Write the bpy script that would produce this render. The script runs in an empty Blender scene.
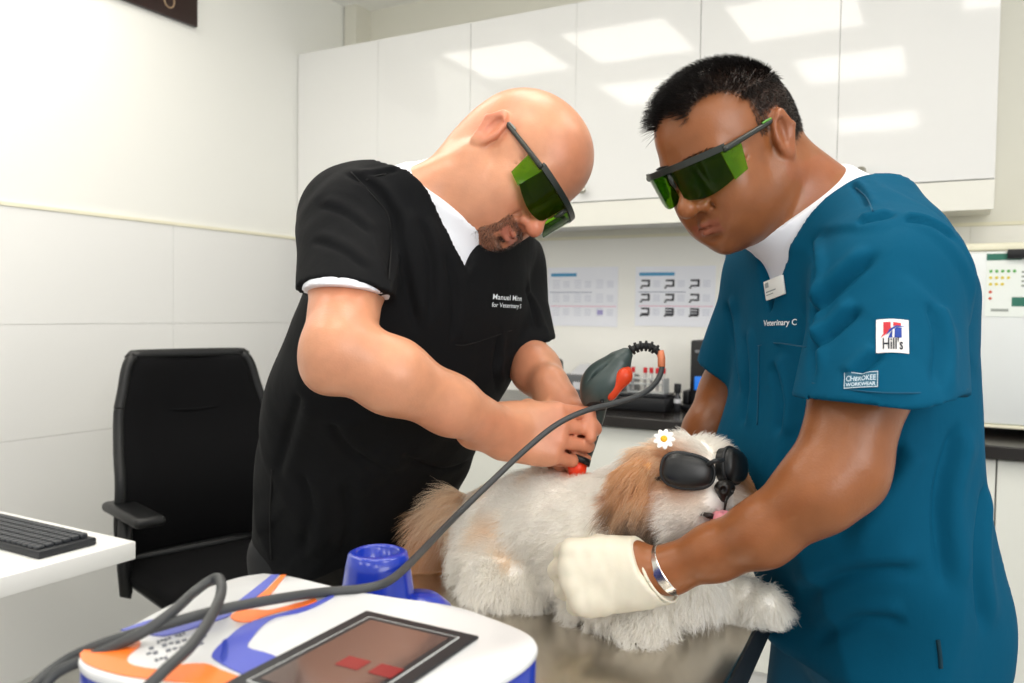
import bpy, bmesh, math, random
import numpy as np
from mathutils import Vector, Matrix, noise
from mathutils.bvhtree import BVHTree

SC = bpy.context.scene
COL = SC.collection
FPX = 815.0
CAMH = 1.25
_n = np.array([.0137, 1, .0362]); _n /= np.linalg.norm(_n)
_f = np.array([0, 0, -1.0]); _f = _f - _n * (_f @ _n); _f /= np.linalg.norm(_f)
CM = np.array([np.cross(_f, _n), _f, _n])            # camera axes in the world: X right, Y ahead, Z up

# ---------------------------------------------------------------- camera
cam_data = bpy.data.cameras.new('camera')
cam = bpy.data.objects.new('camera', cam_data)
COL.objects.link(cam)
mw = Matrix(CM.tolist()).to_4x4()
mw.translation = Vector((0, 0, CAMH))
cam.matrix_world = mw
cam_data.sensor_width = 36
cam_data.lens = FPX / 1024 * 36
cam_data.clip_start = .02
cam_data.dof.use_dof = True
cam_data.dof.focus_distance = 1.0
cam_data.dof.aperture_fstop = 7.1
SC.camera = cam

# ---------------------------------------------------------------- world, light, exposure
world = bpy.data.worlds.new('room_light'); SC.world = world
world.use_nodes = True
world.node_tree.nodes['Background'].inputs[0].default_value = (.975, .99, 1.0, 1)
world.node_tree.nodes['Background'].inputs[1].default_value = .74
SC.view_settings.view_transform = 'Standard'
SC.view_settings.look = 'None'
SC.view_settings.gamma = 1
SC.view_settings.use_curve_mapping = False
SC.view_settings.exposure = 0.08
PANEL = 7.0            # strength of the ceiling light panels
wl = bpy.data.lights.new('added_soft_light', 'AREA'); wl.shape = 'RECTANGLE'; wl.size = 1.6; wl.size_y = 1.3; wl.energy = 34; wl.color = (1, .985, .96)
wlo = bpy.data.objects.new('added_soft_light', wl); COL.objects.link(wlo); wlo.location = (1.3, -1.3, 2.0)  # soft lamp added behind the camera against flatness, not a real window
wlo.rotation_euler = (Vector((0, 1.1, 1.15)) - Vector((1.3, -1.3, 2.0))).to_track_quat('-Z', 'Y').to_euler()
SC.cycles.use_denoising = True
SC.cycles.max_bounces = 10
SC.cycles.diffuse_bounces = 8
SC.cycles.transparent_max_bounces = 12

# ---------------------------------------------------------------- coordinates
def ray(px, py):
    return CM @ np.array([(px - 512) / FPX, -(py - 341.5) / FPX, -1])
def P(px, py, d):                      # a measured image point at its real depth -> world
    return np.array([0, 0, CAMH]) + ray(px, py) * d
def PZ(px, py, z):                     # the same point where it meets the level z
    r = ray(px, py); return np.array([0, 0, CAMH]) + r * ((z - CAMH) / r[2])
YAW = math.radians(-28.8)
RC, RS = math.cos(-YAW), math.sin(-YAW)
def Rm(u, v, z): return np.array([u * RC + v * RS, -u * RS + v * RC, z])   # room axes -> world
def toroom(p): return np.array([p[0] * RC - p[1] * RS, p[0] * RS + p[1] * RC, p[2]])
ROOM = Matrix.Rotation(YAW, 4, 'Z')

# ---------------------------------------------------------------- materials
def lin(h):
    if isinstance(h, str):
        h = h.lstrip('#'); h = [int(h[i:i + 2], 16) / 255 for i in (0, 2, 4)]
        return tuple((c / 12.92 if c <= .04045 else ((c + .055) / 1.055) ** 2.4) for c in h)
    return tuple(h)
MATS = {}
def mat(name, color, rough=.5, metal=0, spec=.5, sub=0, sheen=0, coat=0, emit=None, emit_s=0,
        bump=None, vary=None, attr=None, trans=0, ior=1.45, alpha=1, subrad=(1, .35, .2), subscale=.01):
    if name in MATS: return MATS[name]
    m = bpy.data.materials.new(name); MATS[name] = m
    m.use_nodes = True
    nt = m.node_tree; b = nt.nodes['Principled BSDF']; L = nt.links.new
    c = (*lin(color), 1)
    b.inputs['Base Color'].default_value = c
    b.inputs['Roughness'].default_value = rough
    b.inputs['Metallic'].default_value = metal
    b.inputs['Specular IOR Level'].default_value = spec
    b.inputs['IOR'].default_value = ior
    b.inputs['Coat Weight'].default_value = coat
    b.inputs['Coat Roughness'].default_value = .08
    b.inputs['Transmission Weight'].default_value = trans
    b.inputs['Alpha'].default_value = alpha
    if sub:
        b.inputs['Subsurface Weight'].default_value = sub
        b.inputs['Subsurface Radius'].default_value = subrad
        b.inputs['Subsurface Scale'].default_value = subscale
    if sheen:
        b.inputs['Sheen Weight'].default_value = sheen
        b.inputs['Sheen Roughness'].default_value = .5
    if emit is not None:
        b.inputs['Emission Color'].default_value = (*lin(emit), 1)
        b.inputs['Emission Strength'].default_value = emit_s
    src = None
    if attr:
        a = nt.nodes.new('ShaderNodeAttribute'); a.attribute_name = attr; src = a.outputs['Color']
    if bump or vary:
        tc = nt.nodes.new('ShaderNodeTexCoord')
    if vary:                                   # (scale, amount[, stretch])
        nz = nt.nodes.new('ShaderNodeTexNoise'); nz.inputs['Scale'].default_value = vary[0]; nz.inputs['Detail'].default_value = 4
        mp = nt.nodes.new('ShaderNodeMapping')
        if len(vary) > 2: mp.inputs['Scale'].default_value = vary[2]
        L(tc.outputs['Object'], mp.inputs[0]); L(mp.outputs[0], nz.inputs['Vector'])
        mr = nt.nodes.new('ShaderNodeMapRange')
        mr.inputs['From Min'].default_value = .3; mr.inputs['From Max'].default_value = .7
        mr.inputs['To Min'].default_value = 1 - vary[1]; mr.inputs['To Max'].default_value = 1 + vary[1]
        L(nz.outputs['Fac'], mr.inputs['Value'])
        mx = nt.nodes.new('ShaderNodeVectorMath'); mx.operation = 'SCALE'
        if src is not None: L(src, mx.inputs[0])
        else: mx.inputs[0].default_value = c[:3]
        L(mr.outputs[0], mx.inputs['Scale']); src = mx.outputs[0]
    if src is not None: L(src, b.inputs['Base Color'])
    if bump:                                   # list of (scale, strength, distance[, stretch])
        prev = None
        for bb in (bump if isinstance(bump, list) else [bump]):
            nz = nt.nodes.new('ShaderNodeTexNoise'); nz.inputs['Scale'].default_value = bb[0]; nz.inputs['Detail'].default_value = 5
            mp = nt.nodes.new('ShaderNodeMapping')
            if len(bb) > 3: mp.inputs['Scale'].default_value = bb[3]
            L(tc.outputs['Object'], mp.inputs[0]); L(mp.outputs[0], nz.inputs['Vector'])
            bn = nt.nodes.new('ShaderNodeBump'); bn.inputs['Strength'].default_value = bb[1]; bn.inputs['Distance'].default_value = bb[2]
            L(nz.outputs['Fac'], bn.inputs['Height'])
            if prev is not None: L(prev, bn.inputs['Normal'])
            prev = bn.outputs[0]
        L(prev, b.inputs['Normal'])
    return m

# ---------------------------------------------------------------- objects and parts
def props(o, label=None, cat=None, group=None, kind=None):
    if label: o['label'] = label
    if cat: o['category'] = cat
    if group: o['group'] = group
    if kind: o['kind'] = kind
    return o
def parent_to(o, par):
    if par is not None:
        o.parent = par
        m = Matrix.Identity(4); q = par
        while q is not None:
            m = (q.matrix_parent_inverse @ Matrix.LocRotScale(q.location, q.rotation_euler, q.scale)) @ m if q.parent else Matrix.LocRotScale(q.location, q.rotation_euler, q.scale) @ m
            q = q.parent
        o.matrix_parent_inverse = m.inverted()
    return o
def thing(name, label, cat, loc=(0, 0, 0), group=None):
    o = bpy.data.objects.new(name, None); COL.objects.link(o)
    o.empty_display_size = .05
    o.location = tuple(float(x) for x in loc)
    return props(o, label, cat, group)
def link(name, me, m, par=None, smooth=False):
    o = bpy.data.objects.new(name, me); COL.objects.link(o)
    if m is not None and not me.materials: me.materials.append(m)
    if smooth:
        me.polygons.foreach_set('use_smooth', np.ones(len(me.polygons), bool))
    return parent_to(o, par)
def dup(root, loc, label=None):
    r = root.copy(); COL.objects.link(r); r.location = tuple(float(x) for x in loc)
    if label: r['label'] = label
    for q in list(root.children):
        c = q.copy(); COL.objects.link(c); c.parent = r; c.matrix_parent_inverse = q.matrix_parent_inverse
    return r
class MB:
    """collects shapes in a bmesh, in a frame, and links them as one mesh"""
    def __init__(s, frame=None):
        s.bm = bmesh.new(); s.fr = frame
    def _bev(s, geom, r, seg=2):
        if r > 0:
            es = list({e for v in geom for e in v.link_edges})
            bmesh.ops.bevel(s.bm, geom=es, offset=r, segments=seg, affect='EDGES', profile=.5)
    def box(s, lo, hi, r=0, seg=2):
        lo, hi = np.array(lo, float), np.array(hi, float); c = (lo + hi) / 2; d = hi - lo
        g = bmesh.ops.create_cube(s.bm, size=1, matrix=Matrix.Translation(c.tolist()) @ Matrix.Diagonal((*d.tolist(), 1)))
        s._bev(g['verts'], r, seg); return s
    def cyl(s, a, b, r1, r2=None, n=24, caps=True, bev=0):
        a, b = Vector(tuple(map(float, a))), Vector(tuple(map(float, b))); r2 = r1 if r2 is None else r2
        q = (b - a).to_track_quat('Z', 'Y').to_matrix().to_4x4(); q.translation = (a + b) / 2
        g = bmesh.ops.create_cone(s.bm, cap_ends=caps, cap_tris=False, segments=n, radius1=r1, radius2=r2, depth=(b - a).length, matrix=q)
        if bev:
            es = [e for e in {e for v in g['verts'] for e in v.link_edges} if any(len(f.verts) > 4 for f in e.link_faces)]
            bmesh.ops.bevel(s.bm, geom=es, offset=bev, segments=2, affect='EDGES', profile=.5)
        return s
    def ball(s, c, r, n=16, sc=(1, 1, 1)):
        bmesh.ops.create_uvsphere(s.bm, u_segments=n, v_segments=n // 2 + 2, radius=r,
                                  matrix=Matrix.Translation(tuple(map(float, c))) @ Matrix.Diagonal((*sc, 1))); return s
    def prism(s, pts, dz, r=0, seg=2):      # polygon of 3D points extruded by vector dz
        vs = [s.bm.verts.new(tuple(map(float, p))) for p in pts]
        f = s.bm.faces.new(vs)
        g = bmesh.ops.extrude_face_region(s.bm, geom=[f])
        nv = [e for e in g['geom'] if isinstance(e, bmesh.types.BMVert)]
        bmesh.ops.translate(s.bm, verts=nv, vec=Vector(tuple(map(float, dz))))
        bmesh.ops.recalc_face_normals(s.bm, faces=list({f for v in vs + nv for f in v.link_faces}))
        s._bev(vs + nv, r, seg); return s
    def tube(s, pts, rad, n=10, cap=True):
        pts = [Vector(tuple(map(float, p))) for p in pts]; rs = rad if hasattr(rad, '__len__') else [rad] * len(pts)
        up = Vector((0, 0, 1)); rings = []; prevx = None
        for i, p in enumerate(pts):
            t = (pts[min(i + 1, len(pts) - 1)] - pts[max(i - 1, 0)]).normalized()
            x = (prevx - t * prevx.dot(t)) if prevx is not None else t.orthogonal()
            x.normalize(); y = t.cross(x); prevx = x
            rings.append([s.bm.verts.new(p + (x * math.cos(2 * math.pi * k / n) + y * math.sin(2 * math.pi * k / n)) * rs[i]) for k in range(n)])
        for a, b in zip(rings, rings[1:]):
            for k in range(n): s.bm.faces.new((a[k], a[(k + 1) % n], b[(k + 1) % n], b[k]))
        if cap:
            s.bm.faces.new(rings[0][::-1]); s.bm.faces.new(rings[-1])
        return s
    def lathe(s, prof, n=32, M=None):      # (r, z) profile around z, then matrix
        M = M or Matrix.Identity(4); rings = []
        for r, z in prof:
            rings.append([s.bm.verts.new(M @ Vector((r * math.cos(2 * math.pi * k / n), r * math.sin(2 * math.pi * k / n), z))) for k in range(n)])
        for a, b in zip(rings, rings[1:]):
            for k in range(n): s.bm.faces.new((a[k], a[(k + 1) % n], b[(k + 1) % n], b[k]))
        s.bm.faces.new(rings[0][::-1]); s.bm.faces.new(rings[-1]); return s
    def build(s, name, m, par=None, smooth=True, angle=40):
        me = bpy.data.meshes.new(name)
        if s.fr is not None: s.bm.transform(s.fr)
        if smooth:
            for f in s.bm.faces: f.smooth = True
            for e in s.bm.edges:
                if len(e.link_faces) == 2 and e.calc_face_angle(0) > math.radians(angle): e.smooth = False
        s.bm.to_mesh(me); s.bm.free()
        return link(name, me, m, par)
def catmull(pts, n=8):
    pts = np.array(pts, float); q = np.vstack([2 * pts[0] - pts[1], pts, 2 * pts[-1] - pts[-2]]); out = []
    for i in range(1, len(q) - 2):
        for t in np.linspace(0, 1, n, endpoint=False):
            a, b, c, d = q[i - 1:i + 3]
            out.append(.5 * (2 * b + (c - a) * t + (2 * a - 5 * b + 4 * c - d) * t * t + (3 * b - a - 3 * c + d) * t ** 3))
    out.append(q[-2]); return np.array(out)
def text_mesh(body, size, extrude=0, bold=0):
    cu = bpy.data.curves.new('lettering', 'FONT'); cu.body = body; cu.size = size; cu.extrude = extrude; cu.offset = bold
    cu.align_x = 'LEFT'; cu.resolution_u = 3
    o = bpy.data.objects.new('lettering', cu); COL.objects.link(o)
    dg = bpy.context.evaluated_depsgraph_get(); me = bpy.data.meshes.new_from_object(o.evaluated_get(dg))
    bpy.data.objects.remove(o); me.materials.clear(); return me
def place_mesh(me, M, name, m, par):
    me.transform(M); return link(name, me, m, par)
def frame_at(o, x, y, s=1):             # matrix with origin o, x and y axes
    x = Vector(tuple(map(float, x))).normalized(); y = Vector(tuple(map(float, y))); z = x.cross(y).normalized(); y = z.cross(x)
    M = Matrix((x, y, z)).transposed().to_4x4(); M.translation = Vector(tuple(map(float, o))); return M
# ================================================================ the room
M_wall = mat('wall_paint', '#efefea', .55, bump=(180, .05, .002))
M_tile = mat('wall_tile', '#ececea', .22, spec=.45)
M_lam = mat('white_gloss_laminate', '#e2e2e0', .055, spec=.5)
M_white = mat('white_laminate', '#ececea', .35)
M_grout = mat('grout_line', '#cfcfc8', .8)
M_cream = mat('cream_edge', '#eae6cf', .5)
M_floor = mat('vinyl_floor', '#a9a8a2', .35, vary=(9, .06))
M_steelk = mat('brushed_nickel', '#b9b5a8', .3, metal=1)
M_black = mat('black_plastic', '#121316', .42)
M_counter = mat('dark_worktop', '#1c1815', .22, vary=(60, .2))
UL, VB, CZ = -2.67, 3.22, 2.72
UR, VF = 2.4, -2.4

def struct(name, lo, hi, m, r=0, par=None):
    o = MB(ROOM).box(lo, hi, r).build(name, m, par, smooth=False); o['kind'] = 'structure'; return o
struct('floor', (UL - .1, VF, -.08), (UR, VB + .1, 0), M_floor)
struct('ceiling', (UL - .1, VF, CZ), (UR, VB + .1, CZ + .08), mat('ceiling_paint', '#f4f4f2', .7))
struct('wall_left', (UL - .1, VF, 0), (UL, VB + .1, CZ), M_wall)
struct('wall_back', (UL, VB, 0), (UR, VB + .1, CZ), mat('wall_paint_back', '#e4e2d6', .5, bump=(180, .05, .002)))
# tiled dado: large pale tiles on both walls, with a cream edge trim on top
mb = MB(ROOM); TH = .008
zs = [.02, .433, .813, 1.188, 1.565]
vs = np.arange(2.127 - 6 * .76, VB, .76)
for za, zb in zip(zs, zs[1:]):
    vv = [v for v in vs if v > VF] + [VB - .001]
    for a, b in zip(vv, vv[1:]):
        mb.box((UL, a + .0005, za + .0006), (UL + TH, b - .0005, zb - .0006), .0004, 1)
o = mb.build('wall_left_tiles', M_tile, smooth=False); o['kind'] = 'structure'
mb = MB(ROOM)
for za, zb in ((.02, .86), (.86, 1.565)):
    vv = [UL + .008, .02, 1.2, UR]
    for a, b in zip(vv, vv[1:]):
        mb.box((a + .0005, VB - TH, za + .0005), (b - .0005, VB, zb - .0005), .0004, 1)
o = mb.build('wall_back_tiles', mat('wall_tile_back', '#f3f2ec', .2), smooth=False); o['kind'] = 'structure'
struct('trim_1', (UL, VF, 1.565), (UL + .012, VB, 1.577), M_cream)
struct('trim_2', (UL, VB - .012, 1.565), (UR, VB, 1.577), M_cream)
struct('trim_3', (UL + .008, 3.11, 1.577), (UL + .08, VB, CZ), mat('pipe_boxing', '#dedcd0', .5), 0)

# ceiling light panels (their reflections show in the glossy doors)
M_lampf = mat('light_frame', '#f2f2f2', .4)
M_diff = mat('light_diffuser', '#ffffff', .4, emit='#fff9ef', emit_s=PANEL)
spots = [(-2.34, 1.43), (-1.60, 1.43), (-.74, 1.43), (-1.8, .45), (-.6, .45), (.6, .45), (-1.8, -1.1), (-.6, -1.1), (.6, -1.1), (.25, 1.43)]
first = None
for i, (u, v) in enumerate(spots):
    if first is None:
        t = thing('ceiling_light', 'square light panel set in the ceiling', 'ceiling light', Rm(u, v, CZ), 'ceiling light panels')
        MBx = MB(ROOM); s_ = .28
        for a, b in (((-s_ - .02, -s_ - .02), (s_ + .02, -s_)), ((-s_ - .02, s_), (s_ + .02, s_ + .02)), ((-s_ - .02, -s_), (-s_, s_)), ((s_, -s_), (s_ + .02, s_))):
            MBx.box((u + a[0], v + a[1], CZ - .02), (u + b[0], v + b[1], CZ - .0005))
        fr = MBx.build('frame', M_lampf, t, smooth=False)
        df = MB(ROOM).box((u - s_, v - s_, CZ - .015), (u + s_, v + s_, CZ - .001)).build('diffuser', M_diff, t, smooth=False)
        first = (t, fr, df)
    else:
        dup(first[0], Rm(u, v, CZ))

# dark sign high on the left wall
t = thing('wall_sign', 'dark brown sign board hung high on the left wall', 'sign', Rm(UL, 2.0, 2.347))
MB(ROOM).box((UL + .001, 1.72, 2.347), (UL + .02, 2.232, 2.62), .002).build('board', mat('dark_brown_board', '#2a1512', .35), t)
M_goldtx = mat('gold_lettering', '#a58d70', .5)
mb = MB(ROOM)
mb.tube([Rm(0, 0, 0) * 0 + np.array([UL + .0215, 2.10 + .022 * math.cos(a), 2.405 + .026 * math.sin(a)]) for a in np.linspace(0, 2 * math.pi, 20)], .003, 6)
mb.build('emblem', M_goldtx, t)

# upper cabinets: three double-door units
for i, (ua, um, ub) in enumerate([(-2.67, -2.21, -1.746), (-1.746, -1.283, -.814), (-.814, -.362, .077)]):
    if i == 0: ua = UL + .004
    lab = ['white gloss wall cabinet nearest the left wall corner', 'middle white gloss wall cabinet, above the bald man',
           'white gloss wall cabinet above the man in teal, at the free end of the run'][i]
    t = thing('wall_cabinet', lab, 'cabinet', Rm((ua + ub) / 2, 3.0, 1.573), 'white gloss wall cabinets')
    MB(ROOM).box((ua + .001, 2.822, 1.60), (ub - .001, VB - .014, 2.402), .001).build('body', M_white, t, smooth=False)
    for k, (a, b) in enumerate(((ua, um), (um, ub))):
        d = MB(ROOM).box((a + (.0012 if k == 0 else .0004), 2.80, 1.664), (b - (.0012 if k == 1 else .0004 if i < 2 else .001), 2.8195, 2.402), .0006, 1).build('door', M_lam, t, smooth=False)
        ku = um + (-.04 if k == 0 else .042); 
        if k == 1 and i == 2: ku = um + .075
        Mk = ROOM @ Matrix.Translation((ku, 2.80, 1.705)) @ Matrix.Rotation(math.radians(90), 4, 'X')
        MB().lathe([(.006, .0), (.0055, .012), (.008, .016), (.014, .02), (.0155, .026), (.012, .031), (.0, .033)], 20, Mk).build('knob', M_steelk, d)
    MB(ROOM).box((ua + .001, 2.803, 1.573), (ub - .001, 2.8215, 1.661), .001).build('pelmet', mat('pelmet_white', '#e4e3da', .3), t, smooth=False)

# base cabinets under the worktop
us = [-2.655, -2.2, -1.74, -1.28, -.82, -.36, .10, .56, 1.02, 1.48]
kn = ['beside the left wall', 'behind the office chair', 'behind the man in black', 'just left of the laser probe, under the counter', 'under the test tube rack',
      'behind the dog', 'behind the man in teal', 'under the small fridge', 'beyond the small fridge']
for i, (a, b) in enumerate(zip(us, us[1:])):
    t = thing('base_cabinet', 'white base cabinet under the dark worktop, ' + kn[i], 'cabinet', Rm((a + b) / 2, 2.9, 0), 'white base cabinets')
    MB(ROOM).box((a + .001, 2.66, .1), (b - .001, VB - .014, .861)).box((a + .001, 2.70, 0), (b - .001, 2.72, .099)).build('body', M_white, t, smooth=False)
    d = MB(ROOM).box((a + .002, 2.637, .11), (b - .002, 2.657, .855), .0015).build('door', mat('base_door', '#dfe0d9', .25), t, smooth=False)
    Mk = ROOM @ Matrix.Translation((a + .04, 2.637, .82)) @ Matrix.Rotation(math.radians(90), 4, 'X')
    if i not in (3, 6, 7): MB().lathe([(.006, .0), (.0055, .012), (.014, .02), (.0155, .026), (.0, .033)], 16, Mk).build('knob', M_steelk, d)
o = MB(ROOM).box((UL + .01, 2.60, .862), (1.50, VB - .012, .90), .004).build('worktop', M_counter, None, smooth=False)
props(o, 'long dark worktop running along the back wall', 'worktop')

# ---------------------------------------------------------------- papers on the splashback
M_paper = mat('paper', '#eceef6', .35); M_pblue = mat('print_blue', '#4f9cc8', .6); M_pline = mat('print_grey', '#8a93ab', .6)
M_ppink = mat('print_pink', '#e7b3c6', .6); M_pk = mat('print_black', '#2b2b33', .6); M_pfaint = mat('print_faint', '#cfd2e0', .6)
VP = VB - TH
def poster(u0, u1, z0, z1, kind, label):
    t = thing('chart', label, 'chart', Rm((u0 + u1) / 2, VP, z0))
    MB(ROOM).box((u0, VP - .002, z0), (u1, VP - .0003, z1)).build('sheet', M_paper, t, smooth=False)
    w, h = u1 - u0, z1 - z0
    def rect(a, b, c, d, m, mm): mm.box((u0 + a * w, VP - .0028, z0 + (1 - d) * h), (u0 + b * w, VP - .0019, z0 + (1 - c) * h))
    def mk(lst, m, name):
        mm = MB(ROOM)
        for r in lst: rect(*r, None, mm)
        mm.build(name, m, t, smooth=False)
    mk([(.05, .42 if kind == 1 else .5, .10, .155)], M_pblue, 'blue_heading')
    mk([(.04, .64, .42, .432)], M_pline, 'grey_rule')
    mk([(.05, .98, .655, .668)], M_ppink, 'pink_rule')
    cells = []; faint = []
    for r_ in range(3):
        for c_ in range(3):
            x, y = .08 + c_ * .31, .22 + r_ * .235
            faint += [(x + .15, x + .24, y + .02 + k * .03, y + .032 + k * .03) for k in range(4)]
            if kind == 2:
                cells += [(x, x + .1, y, y + .03), (x + .085, x + .11, y, y + .12), (x, x + .1, y + .09, y + .12 + (.02 if r_ == 2 else 0)), (x - .015, x + .01, y + .12, y + .15)]
                if r_ == 2 and c_: cells.append((x, x + .09, y + .045, y + .08))
            else:
                faint += [(x, x + .1, y + k * .04, y + .012 + k * .04) for k in range(4)]
    mk(faint, M_pfaint, 'faint_print')
    if cells: mk(cells, M_pk, 'diagrams')
    else: mk([(.72, .80, .72, .80), (.03, .05, .9, .94)], mat('print_violet', '#a79fd6', .6), 'small_marks')
    return t
poster(-1.590, -1.262, 1.193, 1.446, 1, 'pale printed chart with faint figures, taped up just right of the man in black')
poster(-1.185, -.852, 1.200, 1.444, 2, 'pale printed chart with nine dark bracket diagrams')
t = thing('leaflet', 'dark blue and white leaflet on the wall, half hidden by the man in teal', 'leaflet', Rm(-.73, VP, 1.2))
MB(ROOM).box((-.815, VP - .002, 1.30), (-.62, VP - .0003, 1.505)).build('sheet', mat('leaflet_blue', '#2b3f73', .4), t, smooth=False)
MB(ROOM).box((-.80, VP - .003, 1.475), (-.64, VP - .002, 1.495)).box((-.80, VP - .003, 1.36), (-.64, VP - .002, 1.42)).build('white_print', M_paper, t, smooth=False)

# ---------------------------------------------------------------- things on the worktop
ZT = .90
# small white fridge with an energy label
t = thing('small_fridge', 'small white fridge with an energy label standing on the worktop', 'fridge', Rm(.27, 2.95, ZT))
fr0 = 2.82
fb = MB(ROOM).box((-.07, fr0 + .035, ZT + .022), (.60, VB - .02, 1.455), .01).build('body', M_white, t)
MB(ROOM).box((-.075, fr0 + .03, 1.455), (.605, VB - .018, 1.478), .008).build('top', M_cream, t)
fd = MB(ROOM).box((-.07, fr0, ZT + .035), (.60, fr0 + .03, 1.448), .008).build('door', mat('fridge_white', '#e4e8e8', .25), t)
MB(ROOM).box((-.07, fr0 - .004, ZT + .024), (.60, fr0 + .02, ZT + .034), .003).build('lower_lip', M_cream, t)
for a in (-.03, .54):
    for b in (fr0 + .06, VB - .07): MB(ROOM).box((a, b, ZT), (a + .03, b + .03, ZT + .024)).build('foot', M_black, t, smooth=False)
def fp(px, py):  # where a picture point meets the fridge door
    r = toroom(ray(px, py)); k = (fr0) / r[1]; return r[0] * k, 1.25 + r[2] * k
lu, lz = fp(987, 252); lu2, lz2 = fp(1032, 317)
el = MB(ROOM).box((lu, fr0 - .0022, lz2), (lu2 + .03, fr0 - .0003, lz)).build('energy_label', mat('label_white', '#e9eee9', .4), fd, smooth=False)
def lab(name, m, rects, dots=()):
    mm = MB(ROOM); w, h = lu2 + .03 - lu, lz - lz2
    for a, b, c, d in rects: mm.box((lu + a * w, fr0 - .0034, lz - d * h), (lu + b * w, fr0 - .002, lz - c * h))
    for a, c in dots: mm.cyl(Rm(0, 0, 0) + np.array([lu + a * w, fr0 - .0036, lz - c * h]), np.array([lu + a * w, fr0 - .002, lz - c * h]), .0045, n=12)
    o = mm.build(name, m, fd, smooth=False)
lab('label_header', mat('label_green', '#2c6f5d', .5), [(0, .6, .03, .13), (.45, .75, .70, .84)])
lab('green_dots', mat('dot_green', '#5aa84f', .5), [], [(.08 + k * .1, .3) for k in range(5)])
lab('yellow_dots', mat('dot_yellow', '#d9c640', .5), [], [(.08 + k * .1, .4) for k in range(4)] + [(.08 + k * .1, .5) for k in range(3)])
lab('red_dots', mat('dot_red', '#cc5a43', .5), [], [(.08, .62), (.08, .72)])
lab('small_print', mat('label_print', '#9aa09a', .5), [(.6, .95, .3 + k * .07, .33 + k * .07) for k in range(4)] + [(.1, .4, .88, .92)])
MB(ROOM).box((lu + .052, fr0 - .02, lz - .022), (lu + .2, fr0 - .004, lz + .006), .003).build('handle', M_black, fd)

def at_v(px, py, v):
    r = toroom(ray(px, py)); k = v / r[1]; return np.array([r[0] * k, v, 1.25 + r[2] * k])
# desktop analyser left of the rack
M_grey = mat('analyser_grey', '#5c5f62', .45); M_lgrey = mat('light_grey_plastic', '#cfd0d4', .4)
a = at_v(562, 372, 2.95); b = at_v(622, 400, 2.95)
t = thing('lab_analyser', 'grey and white desktop lab machine behind the laser probe', 'lab machine', Rm((a[0] + b[0]) / 2, 3.0, ZT))
MB(ROOM).box((a[0], 2.93, ZT), (b[0], 3.16, ZT + .105), .012).build('body', M_grey, t)
MB(ROOM).prism([(a[0] + .02, 2.97, ZT + .104), (b[0] - .05, 2.97, ZT + .104), (b[0] - .06, 3.05, ZT + .14), (a[0] + .03, 3.05, ZT + .14)], (0, .08, 0), .004).build('lid', M_lgrey, t)
MB(ROOM).box((a[0] + .06, 2.926, ZT + .05), (a[0] + .1, 2.931, ZT + .078)).build('badge', M_lgrey, t, smooth=False)
# black scanner by the man's arm
a = at_v(553, 362, 2.95)
t = thing('barcode_scanner', 'black rounded scanner on a stand behind the forearm of the man in black', 'scanner', Rm(a[0], 2.97, ZT))
MB(ROOM).cyl((a[0], 2.97, ZT), (a[0], 2.97, ZT + .012), .035, n=24).cyl((a[0], 2.97, ZT + .01), (a[0], 2.97, ZT + .10), .008).build('stand', M_black, t)
MB(ROOM).box((a[0] - .03, 2.94, ZT + .10), (a[0] + .025, 3.01, ZT + .165), .02, 4).build('head', M_black, t)
# test tube rack on a black tray case
a = at_v(590, 385, 2.9); b = at_v(683, 407, 2.9)
t = thing('instrument_case', 'low black instrument case carrying the test tube rack', 'case', Rm((a[0] + b[0]) / 2, 2.95, ZT))
MB(ROOM).box((a[0] + .05, 2.78, ZT), (b[0] - .03, 2.915, ZT + .05), .006).build('case_body', M_black, t)
MB(ROOM).box((a[0] + .055, 2.785, ZT + .05), (b[0] - .035, 2.91, ZT + .062), .004).build('case_lid', mat('case_lid', '#1b1c20', .25), t)
a = at_v(627, 385, 2.82); b = at_v(664, 385, 2.82); zr = ZT + .062
t = thing('tube_rack', 'small clear rack holding red-capped sample tubes', 'test tube rack', Rm((a[0] + b[0]) / 2, 2.85, zr))
M_clear = mat('clear_plastic', '#dfe3e4', .15, trans=.55, alpha=1)
u0, u1 = a[0], b[0]
for z_ in (.0, .03, .05): MB(ROOM).box((u0, 2.82, zr + z_), (u1, 2.88, zr + z_ + .004), .001).build('shelf', M_clear, t, smooth=False)
for u_ in (u0, u1 - .004): MB(ROOM).box((u_, 2.82, zr + .004), (u_ + .004, 2.88, zr + .05), .001).build('end_panel', M_clear, t, smooth=False)
M_cap = mat('red_cap', '#c3161f', .4); M_tube = mat('sample_tube', '#dcd8d6', .1, trans=.4)
n_t = 6; proto = None
for k in range(n_t):
    uu = u0 + .012 + k * (u1 - u0 - .024) / (n_t - 1)
    if k == 1: continue
    if proto is None:
        tt = thing('sample_tube', 'red-capped sample tube standing apart at the left end of the clear rack', 'test tube', Rm(uu, 2.85, zr + .01), 'red-capped sample tubes in the rack')
        body = MB(ROOM).cyl((uu, 2.85, zr + .008), (uu, 2.85, zr + .075), .0055, n=14).build('glass', M_tube, tt)
        cap = MB(ROOM).cyl((uu, 2.85, zr + .072), (uu, 2.85, zr + .092), .0075, n=16, bev=.0015).build('cap', M_cap, tt)
        proto = (tt, body, cap)
    else:
        dup(proto[0], Rm(uu, 2.85, zr + .01), 'red-capped sample tube, %s in the clear rack' % {2: 'second from the left', 3: 'the middle one of the five', 4: 'second from the right', 5: 'at the right end'}[k])
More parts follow.
